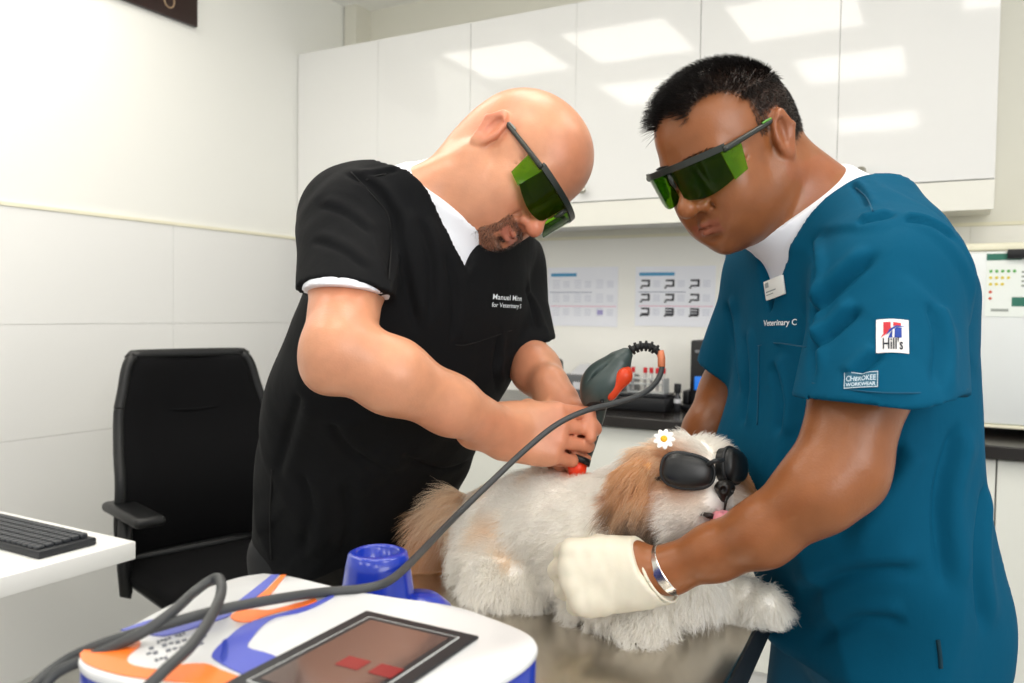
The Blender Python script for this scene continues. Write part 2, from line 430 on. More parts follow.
# small dropper bottle
a = at_v(672, 398, 2.86)
t = thing('reagent_bottle', 'tiny black-capped bottle beside the instrument case', 'bottle', Rm(a[0] + .02, 2.86, ZT)); uu = a[0] + .02
MB(ROOM).lathe([(0, 0), (.012, .001), (.0125, .05), (.008, .062), (.008, .066)], 18, Matrix.Translation((uu, 2.86, ZT))).build('bottle_body', mat('bottle_dark', '#3a3b3e', .2), t)
MB(ROOM).cyl((uu, 2.86, ZT + .066), (uu, 2.86, ZT + .10), .0125, n=18, bev=.002).build('cap', M_black, t)
MB(ROOM).cyl((uu, 2.86, ZT + .03), (uu, 2.86, ZT + .045), .0132, n=18).build('label', M_lgrey, t)
# black upright unit with a blue light
a = at_v(693, 340, 2.95); b = at_v(710, 398, 2.95)
t = thing('network_unit', 'slim upright black unit with a blue light on the worktop', 'electronic unit', Rm((a[0] + b[0]) / 2, 2.98, ZT))
MB(ROOM).box((a[0], 2.92, ZT + .02), (b[0], 3.08, a[2]), .006).build('housing', M_black, t)
MB(ROOM).box((a[0] - .03, 2.90, ZT), (b[0] + .03, 3.10, ZT + .02), .006).box((a[0] - .03, 2.93, ZT + .019), (a[0] - .004, 3.05, ZT + .07), .006).build('base', M_black, t)
MB(ROOM).box((a[0] + .018, 2.916, ZT + .075), (b[0] - .012, 2.9205, ZT + .125), .002).build('indicator_light', mat('blue_led', '#1d5fb0', .3, emit='#1f6fd0', emit_s=.6), t)
MB(ROOM).box((a[0] + .018, 2.917, a[2] - .045), (b[0] - .018, 2.9205, a[2] - .035)).build('marking', mat('grey_mark', '#77797d', .5), t)

# ---------------------------------------------------------------- desk and keyboard
c_ = toroom(PZ(136, 541, .74)); du, dv = c_[0], c_[1]
t = thing('desk', 'white desk with a thick top against the left wall', 'desk', Rm((du + UL) / 2, dv - .35, 0))
MB(ROOM).box((UL + .012, dv - .95, .70), (du, dv, .74), .003).build('desktop', mat('desk_white', '#f0f0ee', .35), t)
MB(ROOM).box((du - .04, dv - .93, 0), (du - .01, dv - .62, .70), .002).build('end_panel', M_white, t)
MB(ROOM).box((UL + .02, dv - .93, 0), (UL + .05, dv - .02, .70), .002).build('end_panel', M_white, t)
k1 = toroom(PZ(97, 537, .757)); k2 = toroom(PZ(46, 552, .75))
kb_v0, kb_v1, kb_u1 = k2[1] - .02, k1[1] - .0, k1[0]
t = thing('keyboard', 'black computer keyboard lying on the white desk', 'keyboard', Rm(kb_u1 - .2, (kb_v0 + kb_v1) / 2, .74))
M_key = mat('keyboard_black', '#24262a', .45); M_kc = mat('key_grey', '#33363b', .4)
MB(ROOM).prism([(kb_u1 - .44, kb_v0, .7405), (kb_u1, kb_v0, .7405), (kb_u1, kb_v1, .7405), (kb_u1 - .44, kb_v1, .7405)], (0, 0, .016), .004).build('case', M_key, t)
mb = MB(ROOM); pitch = .0185; nrow = int((kb_v1 - kb_v0 - .012) / pitch)
for r_ in range(nrow):
    for k in range(22):
        uu = kb_u1 - .012 - (k + 1) * .019; v0 = kb_v0 + .006 + r_ * pitch
        mb.box((uu, v0, .7565), (uu + .0165, v0 + .016, .7625 + .0008 * r_), .0015, 1)
ks = mb.build('keys', M_kc, t); ks['kind'] = 'stuff'

# ---------------------------------------------------------------- office chair
ch = np.array([-.862, 2.42, 0]); fa = math.radians(-46)
CF = Matrix.Translation(ch.tolist()) @ Matrix.Rotation(fa, 4, 'Z')      # local x = forward, y = its left
M_fab = mat('black_mesh_fabric', '#08080a', .9, spec=.2, bump=(900, .3, .0008)); M_pl = mat('chair_plastic', '#101112', .4)
t = thing('office_chair', 'black high-backed office chair between the desk and the man in black', 'chair', ch)
def padded(pts_z, xfun, thick, name, m, n=14):
    mb = MB(CF); rows = []
    for z, hw in [(z, hw * 1.24) for z, hw in pts_z]:
        row = []
        for k in range(n + 1):
            y = -hw + 2 * hw * k / n; row.append((xfun(z) + .035 * (y / .2) ** 2, y, z))
        rows.append(row)
    def edge(i, k): # pillow profile
        fi = min(i, len(rows) - 1 - i) / 2.5; fk = min(k, n - k) / 2.0
        return thick * (math.sqrt(min(1, fi)) * math.sqrt(min(1, fk)))
    fr = [[mb.bm.verts.new((x + edge(i, k) * .5, y, z)) for k, (x, y, z) in enumerate(r)] for i, r in enumerate(rows)]
    bk = [[mb.bm.verts.new((x - edge(i, k) * .5 - .002, y, z)) for k, (x, y, z) in enumerate(r)] for i, r in enumerate(rows)]
    for G, s_ in ((fr, 1), (bk, -1)):
        for i in range(len(rows) - 1):
            for k in range(n):
                q = (G[i][k], G[i][k + 1], G[i + 1][k + 1], G[i + 1][k]); mb.bm.faces.new(q if s_ > 0 else q[::-1])
    per = [(0, k) for k in range(n)] + [(i, n) for i in range(len(rows) - 1)] + [(len(rows) - 1, k) for k in range(n, 0, -1)] + [(i, 0) for i in range(len(rows) - 1, 0, -1)]
    for p, q in zip(per, per[1:] + per[:1]):
        mb.bm.faces.new((fr[p[0]][p[1]], bk[p[0]][p[1]], bk[q[0]][q[1]], fr[q[0]][q[1]]))
    bmesh.ops.recalc_face_normals(mb.bm, faces=mb.bm.faces)
    return mb.build(name, m, t, angle=70)
def bx(z): return -.19 - .10 * (z - .55) + .05 * math.exp(-((z - .72) / .12) ** 2)
zz = [(.505, .165), (.525, .185), (.60, .196), (.66, .20), (.74, .198), (.82, .192), (.90, .184), (.943, .180), (.95, .179), (1.0, .168), (1.05, .159), (1.078, .151), (1.095, .140), (1.104, .120)]
padded(zz, bx, .05, 'backrest', M_fab)
mb = MB(CF)
fr_p = [(bx(z) + .035 * ((hw * 1.24 + .002) / .2) ** 2 - .008, s_ * (hw * 1.24 + .004), z) for s_, seq in ((1, zz), (-1, zz[::-1])) for z, hw in seq]
mb.tube(catmull(fr_p + [fr_p[0]], 4), .016, 8); mb.build('back_frame', M_pl, t)
MB(CF).tube(catmull([(bx(.943) + .03, -.165, .943), (bx(.93) + .027, 0, .93), (bx(.943) + .03, .165, .943)], 6), .004, 6).build('seam', M_fab, t)
MB(CF).box((-.22, -.235, .43), (.23, .235, .50), .035, 5).build('seat', M_fab, t)
MB(CF).box((-.18, -.2, .405), (.18, .2, .432), .01).build('seat_pan', M_pl, t)
for s_ in (-1, 1):
    ar = MB(CF).tube([(-.10, s_ * .23, .42), (-.10, s_ * .24, .42), (-.10, s_ * .245, .50), (-.09, s_ * .245, .655)], [.016, .018, .02, .02], 10).build('arm_post', M_pl, t)
    MB(CF).box((-.17, s_ * .245 - .042, .655), (.11, s_ * .245 + .042, .685), .014, 3).build('armrest_pad', M_pl, t)
MB(CF).tube(catmull([(-.15, 0, .42), (-.24, 0, .43), (-.255, 0, .55), (-.235, 0, .75)], 5), .025, 10).build('back_bracket', M_pl, t)
MB(CF).cyl((0, 0, .09), (0, 0, .25), .028).cyl((0, 0, .25), (0, 0, .41), .016).build('gas_column', M_pl, t)
for k in range(5):
    a = k * 2 * math.pi / 5 + .3; e = (math.cos(a) * .3, math.sin(a) * .3)
    lg = MB(CF).tube([(0, 0, .11), (e[0] * .6, e[1] * .6, .095), (e[0], e[1], .075)], [.026, .02, .015], 10).build('leg', M_pl, t)
    MB(CF).cyl((e[0] - .012, e[1] + .0, .027), (e[0] + .012, e[1], .027), .027, n=20).cyl((e[0], e[1], .03), (e[0], e[1], .08), .008).build('caster', M_pl, lg)
# ================================================================ sculpting: signed distances on a grid, surface by surface nets
def axis(segs):
    """[(start, stop, step), ...] -> increasing coordinates, finer where a shape needs it"""
    out = [segs[0][0]]
    for a, b, s in segs:
        n = max(1, int(math.ceil((b - out[-1]) / s)))
        out += list(np.linspace(out[-1], b, n + 1)[1:])
    return np.array(out, np.float32)
_rng = np.random.default_rng(5)
_LAT = _rng.random((32, 32, 32)).astype(np.float32)
def vnoise(p):
    i = np.floor(p).astype(np.int64); f = (p - i).astype(np.float32); f = f * f * (3 - 2 * f); i &= 31; j = (i + 1) & 31
    x0, y0, z0 = i[..., 0], i[..., 1], i[..., 2]; x1, y1, z1 = j[..., 0], j[..., 1], j[..., 2]
    fx, fy, fz = f[..., 0], f[..., 1], f[..., 2]; g = _LAT
    a = g[x0, y0, z0] * (1 - fx) + g[x1, y0, z0] * fx; b = g[x0, y1, z0] * (1 - fx) + g[x1, y1, z0] * fx
    c = g[x0, y0, z1] * (1 - fx) + g[x1, y0, z1] * fx; d = g[x0, y1, z1] * (1 - fx) + g[x1, y1, z1] * fx
    return (a * (1 - fy) + b * fy) * (1 - fz) + (c * (1 - fy) + d * fy) * fz
class Field:
    BIG = np.float32(.08)
    def __init__(s, ax, ay, az):
        s.ax, s.ay, s.az = axis(ax), axis(ay), axis(az)
        s.F = np.full((len(s.ax), len(s.ay), len(s.az)), s.BIG, np.float32)
        s.T = None                                     # local frame (matrix world->local 3x3, origin)
    def local(s, R=None, o=(0, 0, 0)):                 # R columns = local axes in world
        s.T = None if R is None else (np.array(R, np.float64), np.array(o, np.float64)); return s
    def _sub(s, lo, hi, m):
        sl = []
        for a, l, h in zip((s.ax, s.ay, s.az), lo, hi):
            i = max(0, int(np.searchsorted(a, l - m)) - 1); j = min(len(a), int(np.searchsorted(a, h + m)) + 1); sl.append(slice(i, max(i, j)))
        return tuple(sl)
    def _pts(s, sl):
        X, Y, Z = np.meshgrid(s.ax[sl[0]], s.ay[sl[1]], s.az[sl[2]], indexing='ij')
        p = np.stack([X, Y, Z], -1)
        return p
    def tow(s, p):                                     # local point -> world
        p = np.array(p, float)
        return p if s.T is None else s.T[0] @ p + s.T[1]
    def apply(s, fn, lo, hi, k=.01, op='add'):
        """fn takes world points"""
        full = s._sub(lo, hi, k + .012); F0 = s.F[full]
        if F0.size == 0: return s
        step = max(1, int(500000 // max(1, F0.shape[1] * F0.shape[2])))
        for i0 in range(full[0].start, full[0].stop, step):          # slab by slab, to stay small in memory
            sl = (slice(i0, min(i0 + step, full[0].stop)), full[1], full[2]); F = s.F[sl]
            d = fn(s._pts(sl)).astype(np.float32)
            if op == 'add':
                if k > 0: h = np.maximum(k - np.abs(F - d), 0) / k; s.F[sl] = np.minimum(F, d) - h * h * k * .25
                else: s.F[sl] = np.minimum(F, d)
            else:
                d = -d
                if k > 0: h = np.maximum(k - np.abs(F - d), 0) / k; s.F[sl] = np.maximum(F, d) + h * h * k * .25
                else: s.F[sl] = np.maximum(F, d)
        return s
    def cone(s, a, b, r1, r2=None, k=.01, op='add', clip=None, hollow=None):
        r2 = r1 if r2 is None else r2; a, b = s.tow(a), s.tow(b); R = max(r1, r2); ba = b - a; L2 = max(1e-9, ba @ ba)
        lo = np.minimum(a, b) - R; hi = np.maximum(a, b) + R
        def fn(p):
            q = p - a.astype(np.float32); t = np.clip((q @ ba.astype(np.float32)) / L2, 0, 1)
            d = np.linalg.norm(q - t[..., None] * ba.astype(np.float32), axis=-1) - (r1 + (r2 - r1) * t)
            if clip is not None: d = np.maximum(d, (p - np.array(clip[0], np.float32)) @ np.array(clip[1], np.float32))
            return d
        return s.apply(fn, lo, hi, k, op)
    def chain(s, pts, rs, k=.01, op='add'):
        for a, b, r1, r2 in zip(pts, pts[1:], rs, rs[1:]): s.cone(a, b, r1, r2, k, op)
        return s
    def ell(s, c, r, k=.01, op='add', rot=None):
        """ellipsoid; rot = 3x3 with its axes as columns (in the current frame)"""
        R = np.eye(3) if rot is None else np.array(rot, float)
        if s.T is not None: R = s.T[0] @ R
        c = s.tow(c); r = np.array(r, float); e = np.sqrt(((R * r) ** 2).sum(1)); R32 = R.astype(np.float32)
        def fn(p):
            q = (p - c.astype(np.float32)) @ R.astype(np.float32)
            k0 = np.linalg.norm(q / r.astype(np.float32), axis=-1); k1 = np.linalg.norm(q / (r * r).astype(np.float32), axis=-1)
            return k0 * (k0 - 1) / np.maximum(k1, 1e-6)
        return s.apply(fn, c - e, c + e, k, op)
    def loft(s, keys, F, L, k=.02, op='add', n=2.3, zlim=None, o=(0, 0)):
        """keys: (z, forward shift, left shift, half depth, half breadth) about the point o; F, L horizontal unit axes"""
        K = catmull(keys, 8); zk = K[:, 0]; od = np.argsort(zk); K = K[od]; zk = K[:, 0]
        z0, z1 = (zk[0], zk[-1]) if zlim is None else zlim
        Rm_ = max(K[:, 3].max(), K[:, 4].max()); F = np.array(F, float); L = np.array(L, float)
        cs = np.array([o[0] + F[0] * a + L[0] * b for a, b in K[:, 1:3]]), np.array([o[1] + F[1] * a + L[1] * b for a, b in K[:, 1:3]])
        lo = (cs[0].min() - Rm_, cs[1].min() - Rm_, z0); hi = (cs[0].max() + Rm_, cs[1].max() + Rm_, z1)
        def fn(p):
            z = p[..., 2]; zz = s.az[s._sub(lo, hi, k + .012)[2]]
            v = [np.interp(zz, zk, K[:, i]).astype(np.float32) for i in range(1, 5)]
            x = (p[..., 0] - o[0]) * F[0] + (p[..., 1] - o[1]) * F[1] - v[0]; y = (p[..., 0] - o[0]) * L[0] + (p[..., 1] - o[1]) * L[1] - v[1]
            a, b = v[2], v[3]
            rr = (np.abs(x / a) ** n + np.abs(y / b) ** n) ** (1 / n)
            d = (rr - 1) * np.minimum(a, b)
            cap = np.maximum(z0 - z, z - z1); h = .03                       # rounded caps
            q = np.maximum(d + h, 0), np.maximum(cap + h, 0)
            return np.sqrt(q[0] ** 2 + q[1] ** 2) + np.minimum(np.maximum(d + h, cap + h), 0) - h
        return s.apply(fn, lo, hi, k, op)
    def half(s, pt, nrm, lo=None, hi=None, k=0):       # keep the side the normal points away from
        lo = (s.ax[0], s.ay[0], s.az[0]) if lo is None else lo; hi = (s.ax[-1], s.ay[-1], s.az[-1]) if hi is None else hi
        pt = np.array(pt, np.float32); nrm = np.array(nrm, np.float32) / np.linalg.norm(nrm)
        return s.apply(lambda p: -((p - pt) @ nrm), lo, hi, k, 'cut')
    def displace(s, fn, band=.03):
        m = np.abs(s.F) < band; i, j, k = np.nonzero(m)
        p = np.stack([s.ax[i], s.ay[j], s.az[k]], -1)
        s.F[i, j, k] += fn(p).astype(np.float32); return s
    def mesh(s, name):
        F = s.F; ins = F < 0; c = np.zeros(tuple(n - 1 for n in F.shape), np.uint8)
        for a in (0, 1):
            for b in (0, 1):
                for d in (0, 1):
                    c += ins[a:F.shape[0] - 1 + a, b:F.shape[1] - 1 + b, d:F.shape[2] - 1 + d]
        act = (c > 0) & (c < 8); I, J, K = np.nonzero(act); lin_ = (I * act.shape[1] + J) * act.shape[2] + K
        N = len(I); acc = np.zeros((N, 3)); cnt = np.zeros(N); A = (s.ax, s.ay, s.az)
        cor = [(a, b, d) for a in (0, 1) for b in (0, 1) for d in (0, 1)]
        for c0 in cor:
            for axn in range(3):
                if c0[axn]: continue
                c1 = list(c0); c1[axn] = 1
                f0 = F[I + c0[0], J + c0[1], K + c0[2]]; f1 = F[I + c1[0], J + c1[1], K + c1[2]]
                x = (f0 < 0) != (f1 < 0)
                t = np.where(x, f0 / np.where(x, f0 - f1, 1), 0)
                p0 = np.stack([s.ax[I + c0[0]], s.ay[J + c0[1]], s.az[K + c0[2]]], -1); p1 = np.stack([s.ax[I + c1[0]], s.ay[J + c1[1]], s.az[K + c1[2]]], -1)
                acc += np.where(x[:, None], p0 + (p1 - p0) * t[:, None], 0); cnt += x
        V = acc / cnt[:, None]; quads = []
        def vid(i, j, k):
            q = (i * act.shape[1] + j) * act.shape[2] + k; return np.searchsorted(lin_, q)
        for axn in range(3):
            sl0 = [slice(None)] * 3; sl1 = [slice(None)] * 3; sl0[axn] = slice(0, -1); sl1[axn] = slice(1, None)
            a, b = ins[tuple(sl0)], ins[tuple(sl1)]; e = a != b
            i, j, k = np.nonzero(e); ijk = [i, j, k]; o1, o2 = [q for q in range(3) if q != axn]
            ok = (ijk[o1] > 0) & (ijk[o2] > 0) & (ijk[o1] < F.shape[o1] - 1) & (ijk[o2] < F.shape[o2] - 1)
            ijk = [q[ok] for q in ijk]; fl = a[tuple(ijk)]
            def cell(d1, d2):
                q = list(ijk); q[o1] = q[o1] - d1; q[o2] = q[o2] - d2; return vid(*q)
            v = np.stack([cell(1, 1), cell(0, 1), cell(0, 0), cell(1, 0)], -1)
            if axn == 1: fl = ~fl
            v[~fl] = v[~fl][:, ::-1]; quads.append(v)
        Q = np.concatenate(quads)
        used = np.zeros(N, bool); used[Q.ravel()] = True; remap = np.cumsum(used) - 1; V = V[used]; Q = remap[Q]
        return mesh_from(name, V, Q)
def mesh_from(name, V, Q):
    me = bpy.data.meshes.new(name); me.vertices.add(len(V)); me.vertices.foreach_set('co', np.asarray(V, np.float32).ravel())
    me.loops.add(Q.size); me.loops.foreach_set('vertex_index', Q.ravel().astype(np.int32))
    me.polygons.add(len(Q)); me.polygons.foreach_set('loop_start', np.arange(0, Q.size, Q.shape[1], dtype=np.int32))
    me.polygons.foreach_set('loop_total', np.full(len(Q), Q.shape[1], np.int32))
    me.polygons.foreach_set('use_smooth', np.ones(len(Q), bool)); me.update(); me.validate(); return me
def verts_of(me):
    v = np.empty(len(me.vertices) * 3, np.float32); me.vertices.foreach_get('co', v); return v.reshape(-1, 3)
def normals_of(me):
    v = np.empty(len(me.vertices) * 3, np.float32); me.vertices.foreach_get('normal', v); return v.reshape(-1, 3)
def set_col(me, C, name='Col'):
    a = me.color_attributes.new(name, 'FLOAT_COLOR', 'POINT'); c = np.ones((len(me.vertices), 4), np.float32); c[:, :3] = C
    a.data.foreach_set('color', c.ravel())
def bvh_of(me):
    v = verts_of(me); q = np.empty(len(me.loops), np.int32); me.loops.foreach_get('vertex_index', q)
    n = len(me.polygons[0].vertices) if len(me.polygons) else 4
    return BVHTree.FromPolygons(v.tolist(), q.reshape(-1, n).tolist())
def sstep(a, b, x): t = np.clip((x - a) / (b - a), 0, 1); return t * t * (3 - 2 * t)
def mixc(c, m, col): return c * (1 - m[:, None]) + np.array(col)[None] * m[:, None]
def rot(ax, deg):
    return np.array(Matrix.Rotation(math.radians(deg), 3, ax))
def unit(v): v = np.array(v, float); return v / np.linalg.norm(v)

# strands as real hair curves
def strands(name, pts, rad, cols, m, par, kind=None, taper=.15):
    """pts (N, S, 3), rad (N,), cols (N, 3)"""
    N, S, _ = pts.shape
    cu = bpy.data.hair_curves.new(name); cu.add_curves([S] * N)
    cu.points.foreach_set('position', np.ascontiguousarray(pts, np.float32).ravel())
    prof = np.linspace(1, taper, S)[None] * np.asarray(rad)[:, None]
    r = cu.attributes.get('radius') or cu.attributes.new('radius', 'FLOAT', 'POINT')
    r.data.foreach_set('value', prof.astype(np.float32).ravel())
    cols = np.asarray(cols)
    if cols.ndim == 2: cols = np.repeat(cols[:, None], S, 1)
    a = cu.attributes.new('Col', 'FLOAT_COLOR', 'POINT'); c = np.ones((N * S, 4), np.float32); c[:, :3] = cols.reshape(-1, 3)
    a.data.foreach_set('color', c.ravel())
    cu.materials.append(m)
    o = bpy.data.objects.new(name, cu); COL.objects.link(o)
    if kind: o['kind'] = kind
    return parent_to(o, par)
def sample(me, density_fn, n, seed=1):
    """random points on a quad mesh: positions, normals"""
    v = verts_of(me); nn = normals_of(me); q = np.empty(len(me.loops), np.int32); me.loops.foreach_get('vertex_index', q); q = q.reshape(-1, 4)
    a, b, c, d = (v[q[:, i]] for i in range(4)); area = .5 * np.linalg.norm(np.cross(c - a, d - b), axis=1)
    ctr = (a + b + c + d) / 4; w = area * density_fn(ctr, nn[q[:, 0]]); rg = np.random.default_rng(seed)
    tot = w.sum()
    if tot <= 0: return np.zeros((0, 3)), np.zeros((0, 3))
    f = rg.choice(len(q), n, p=w / tot); s, t = rg.random((2, n, 1))
    p = (a[f] * (1 - s) + b[f] * s) * (1 - t) + (d[f] * (1 - s) + c[f] * s) * t
    m = (nn[q[f, 0]] * (1 - s) + nn[q[f, 1]] * s) * (1 - t) + (nn[q[f, 3]] * (1 - s) + nn[q[f, 2]] * s) * t
    return p, m / np.linalg.norm(m, axis=1, keepdims=True)

# flat print or patch laid onto a curved surface
def lay_on(me, M, tree, off, name, m, par, depth=.12):
    """me in its own xy plane; M puts it in front of the surface, -z of M points at it"""
    M3 = M.to_3x3(); dz = (M3 @ Vector((0, 0, -1))).normalized(); n0 = dz * -1
    for v in me.vertices:
        w = M @ Vector((v.co.x, v.co.y, 0)); h = tree.ray_cast(w + n0 * depth, dz, depth * 3)
        v.co = (h[0] if h[0] is not None else w) + n0 * (off + v.co.z)
    me.update(); return link(name, me, m, par)
def grid_mesh(name, w, h, nx=14, ny=10):
    X, Y = np.meshgrid(np.linspace(0, w, nx + 1), np.linspace(0, h, ny + 1), indexing='ij'); V = np.stack([X, Y, 0 * X], -1).reshape(-1, 3)
    I = np.arange((nx + 1) * (ny + 1)).reshape(nx + 1, ny + 1); Q = np.stack([I[:-1, :-1], I[1:, :-1], I[1:, 1:], I[:-1, 1:]], -1).reshape(-1, 4)
    return mesh_from(name, V, Q)

M_hair = mat('hair_strands', '#ffffff', .45, attr='Col', spec=.35)

# ---------------------------------------------------------------- the human head, in its own frame: x ahead, y to its left, z up
def head(S, R, o, sc=1.0, ear=True, cheek=1.0, jawl=1.0, smile=0.0, nose=1.0):
    """sculpts a head into field S"""
    T0 = np.array(R) * sc
    S.local(np.array(R), o)
    def E(c, r, k=.01, op='add', rot_=None): S.ell(np.array(c) * sc, np.array(r) * sc, k, op, rot_)
    def C(a, b, r1, r2=None, k=.01, op='add'): S.cone(np.array(a) * sc, np.array(b) * sc, r1 * sc, (r1 if r2 is None else r2) * sc, k, op)
    E((-.012, 0, .032), (.098, .076, .086), .02)
    E((.025, 0, .036), (.072, .064, .070), .03)
    E((-.045, 0, .01), (.058, .064, .065), .03)
    E((.030, 0, -.030), (.062, .060, .080), .03)
    E((.030, 0, -.074), (.060 * jawl, .053 * jawl, .038), .03)
    for s in (-1, 1):
        C((-.008, s * .058, -.052), (.060, s * .030, -.096), .018, .014, .03)            # jaw line
        E((.058, s * .042, -.028), (.026, .022, .022), .02)                                # cheekbone
        E((.062, s * .034, -.055), (.028 * cheek, .022 * cheek, .026 * cheek), .025)       # cheek
        C((.074, s * .042, .014), (.090, s * .014, .014), .010, .009, .016)                # brow
    C((.070, 0, -.104), (.080, 0, -.106), .019, .016, .022)                                # chin
    for s in (-1, 1): E((.077, s * .027, -.074), (.0155, .014, .016), .014)
    E((.080, 0, -.078), (.020, .028, .022), .02)                                           # muzzle
    for s in (-1, 1): E((.098, s * .032, -.004), (.016, .019, .013), .012, 'cut')
    for s in (-1, 1):                                                                      # lowered lids
        E((.0800, s * .032, -.003), (.0150, .0165, .0130), .006)
        C((.0945, s * .020, -.009), (.0925, s * .043, -.009), .0010, .0008, .002, 'cut')
        for dz in (-.008, .001, .009): C((.066, s * .058, dz * .6), (.052, s * .064, dz * 1.3), .0009, .0007, .004, 'cut')
    # nose
    C((.088, 0, .010), (.112 + .004 * nose, 0, -.036), .0085, .0115, .012)
    E((.114 + .004 * nose, 0, -.040), (.0125, .0125, .0115), .008)
    for s in (-1, 1):
        E((.102, s * .0135, -.044), (.0105, .0085, .0085), .006)
        E((.107, s * .0065, -.053), (.006, .0035, .004), .003, 'cut')
    # lips
    cz = -.0735
    for s in (-1, 1):
        C((.1035, 0, cz + .0048), (.0905, s * .023, cz + .001 + smile * .006), .0058, .0035, .004)
        C((.1020, 0, cz - .0070), (.0900, s * .021, cz - .002 + smile * .006), .0070, .0035, .004)
    for s in (-1, 1): C((.1065, 0, cz - .0008), (.0965, s * .023, cz - .0015 + smile * .006), .0016, .0010, .003, 'cut')
    E((.102, 0, -.090), (.005, .014, .004), .008, 'cut')
    for s in (-1, 1): C((.096, s * .021, -.046), (.084, s * .036, -.076), .0010 + .0012 * smile, .0010 + .001 * smile, .008, 'cut')
    # ears
    if ear:
        for s in (-1, 1):
            Re = rot('Y', -12) @ rot('Z', s * 22)
            c = np.array((-.012, s * .077, -.006))
            E(c, (.019, .0075, .031), .006, 'add', Re)
            E(c + (-.004, s * .006, .006), (.0175, .006, .027), .004, 'add', Re)
            E(c + (.003, s * .0095, .002), (.0105, .006, .019), .005, 'cut', Re)
            C(c + (-.010, s * .008, .026), c + (-.019, s * .009, .004), .0035, .0035, .004)
            C(c + (-.019, s * .009, .004), c + (-.008, s * .006, -.022), .0035, .003, .004)
            E(c + (-.002, s * .003, -.028), (.0085, .0055, .0085), .006)
            E(c + (.013, s * .002, -.004), (.004, .004, .007), .004)
    S.local(None)
def head_uv(p, R, o, sc=1.0):             # world points -> head frame
    return ((p - np.array(o)) @ np.array(R)) / sc
def hand_finger(S, pts, rs, k=.004): S.chain(pts, rs, k)
def head_R(fwd, up):                       # columns: ahead, left, up
    x = unit(fwd); u = np.array(up, float); z = unit(u - x * (u @ x)); return np.stack([x, np.cross(z, x), z], 1)

def creases(me, lines, gain=1.0):
    """press fold lines into a cloth mesh: (image points on the cloth, depth, width); a soft ridge rises beside each groove"""
    tree = bvh_of(me); v = verts_of(me); n = normals_of(me); o_ = np.array((0, 0, CAMH)); off = np.zeros(len(v))
    for pts, dep, wid in lines:
        q = []
        for px, py in catmull([(x, y, 0) for x, y in pts], 6)[:, :2]:
            r = unit(P(px, py, 1) - o_); h = tree.ray_cast(Vector(tuple(o_)), Vector(tuple(r)))
            if h[0] is not None: q.append(np.array(h[0]))
        if len(q) < 2: continue
        q = np.array(q); lo, hi = q.min(0) - 3 * wid, q.max(0) + 3 * wid
        m = np.nonzero(((v > lo) & (v < hi)).all(1))[0]; best = np.full(len(m), 9.0); sgn = np.zeros(len(m)); tt = np.zeros(len(m))
        for i, (a, b) in enumerate(zip(q, q[1:])):
            ba = b - a; t = np.clip(((v[m] - a) @ ba) / (ba @ ba + 1e-12), 0, 1); e = v[m] - a - t[:, None] * ba; d = np.linalg.norm(e, axis=1)
            w = d < best; best[w] = d[w]; sgn[w] = np.sign((np.cross(np.tile(ba, (w.sum(), 1)), e[w]) * n[m][w]).sum(1)); tt[w] = (i + t[w]) / (len(q) - 1)
        fade = sstep(0, .15, tt) * sstep(1, .8, tt)
        off[m] += gain * fade * dep * (-np.exp(-(best / (wid * .5)) ** 2) + .75 * np.exp(-((best - wid * 1.1) / (wid * .8)) ** 2) * (sgn > 0))
    v = v + n * off[:, None]; me.vertices.foreach_set('co', v.astype(np.float32).ravel()); me.update(); return me
# ================================================================ people
def skin_mat(name, base, r):
    m = mat(name, base, r, sub=.12, subscale=.006, attr='Col', vary=(55, .06), bump=[(420, .18, .0012), (90, .12, .002)])
    return m
M_skinA = skin_mat('skin_fair', '#d69c7c', .36)
M_skinB = skin_mat('skin_brown', '#8a5433', .33)
M_tshirt = mat('white_cotton', '#e6e8ee', .85, bump=(700, .2, .0008))
M_blackc = mat('black_scrub_cloth', '#0d0e10', .85, spec=.2, bump=[(900, .25, .0006), (9, .5, .012, (1, 1, .45))])
M_teal = mat('teal_scrub_cloth', '#004c69', .8, spec=.12, bump=[(900, .25, .0006), (8, .5, .012, (1, 1, .45))])
M_trB = mat('black_trousers', '#101114', .8); M_trT = mat('teal_trousers', '#005170', .75)
M_shoe = mat('shoe_black', '#17181a', .5); M_sole = mat('shoe_sole', '#dcdcd8', .6)
M_frame = mat('goggle_frame', '#2b2f2b', .3); M_lens = mat('green_lens', '#456f0e', .06, trans=.93, ior=1.2, spec=.5)
M_shield = mat('green_side_shield', '#7cb82c', .08, trans=.85, ior=1.2)
M_eye = mat('eye_white', '#e9e4dc', .2)

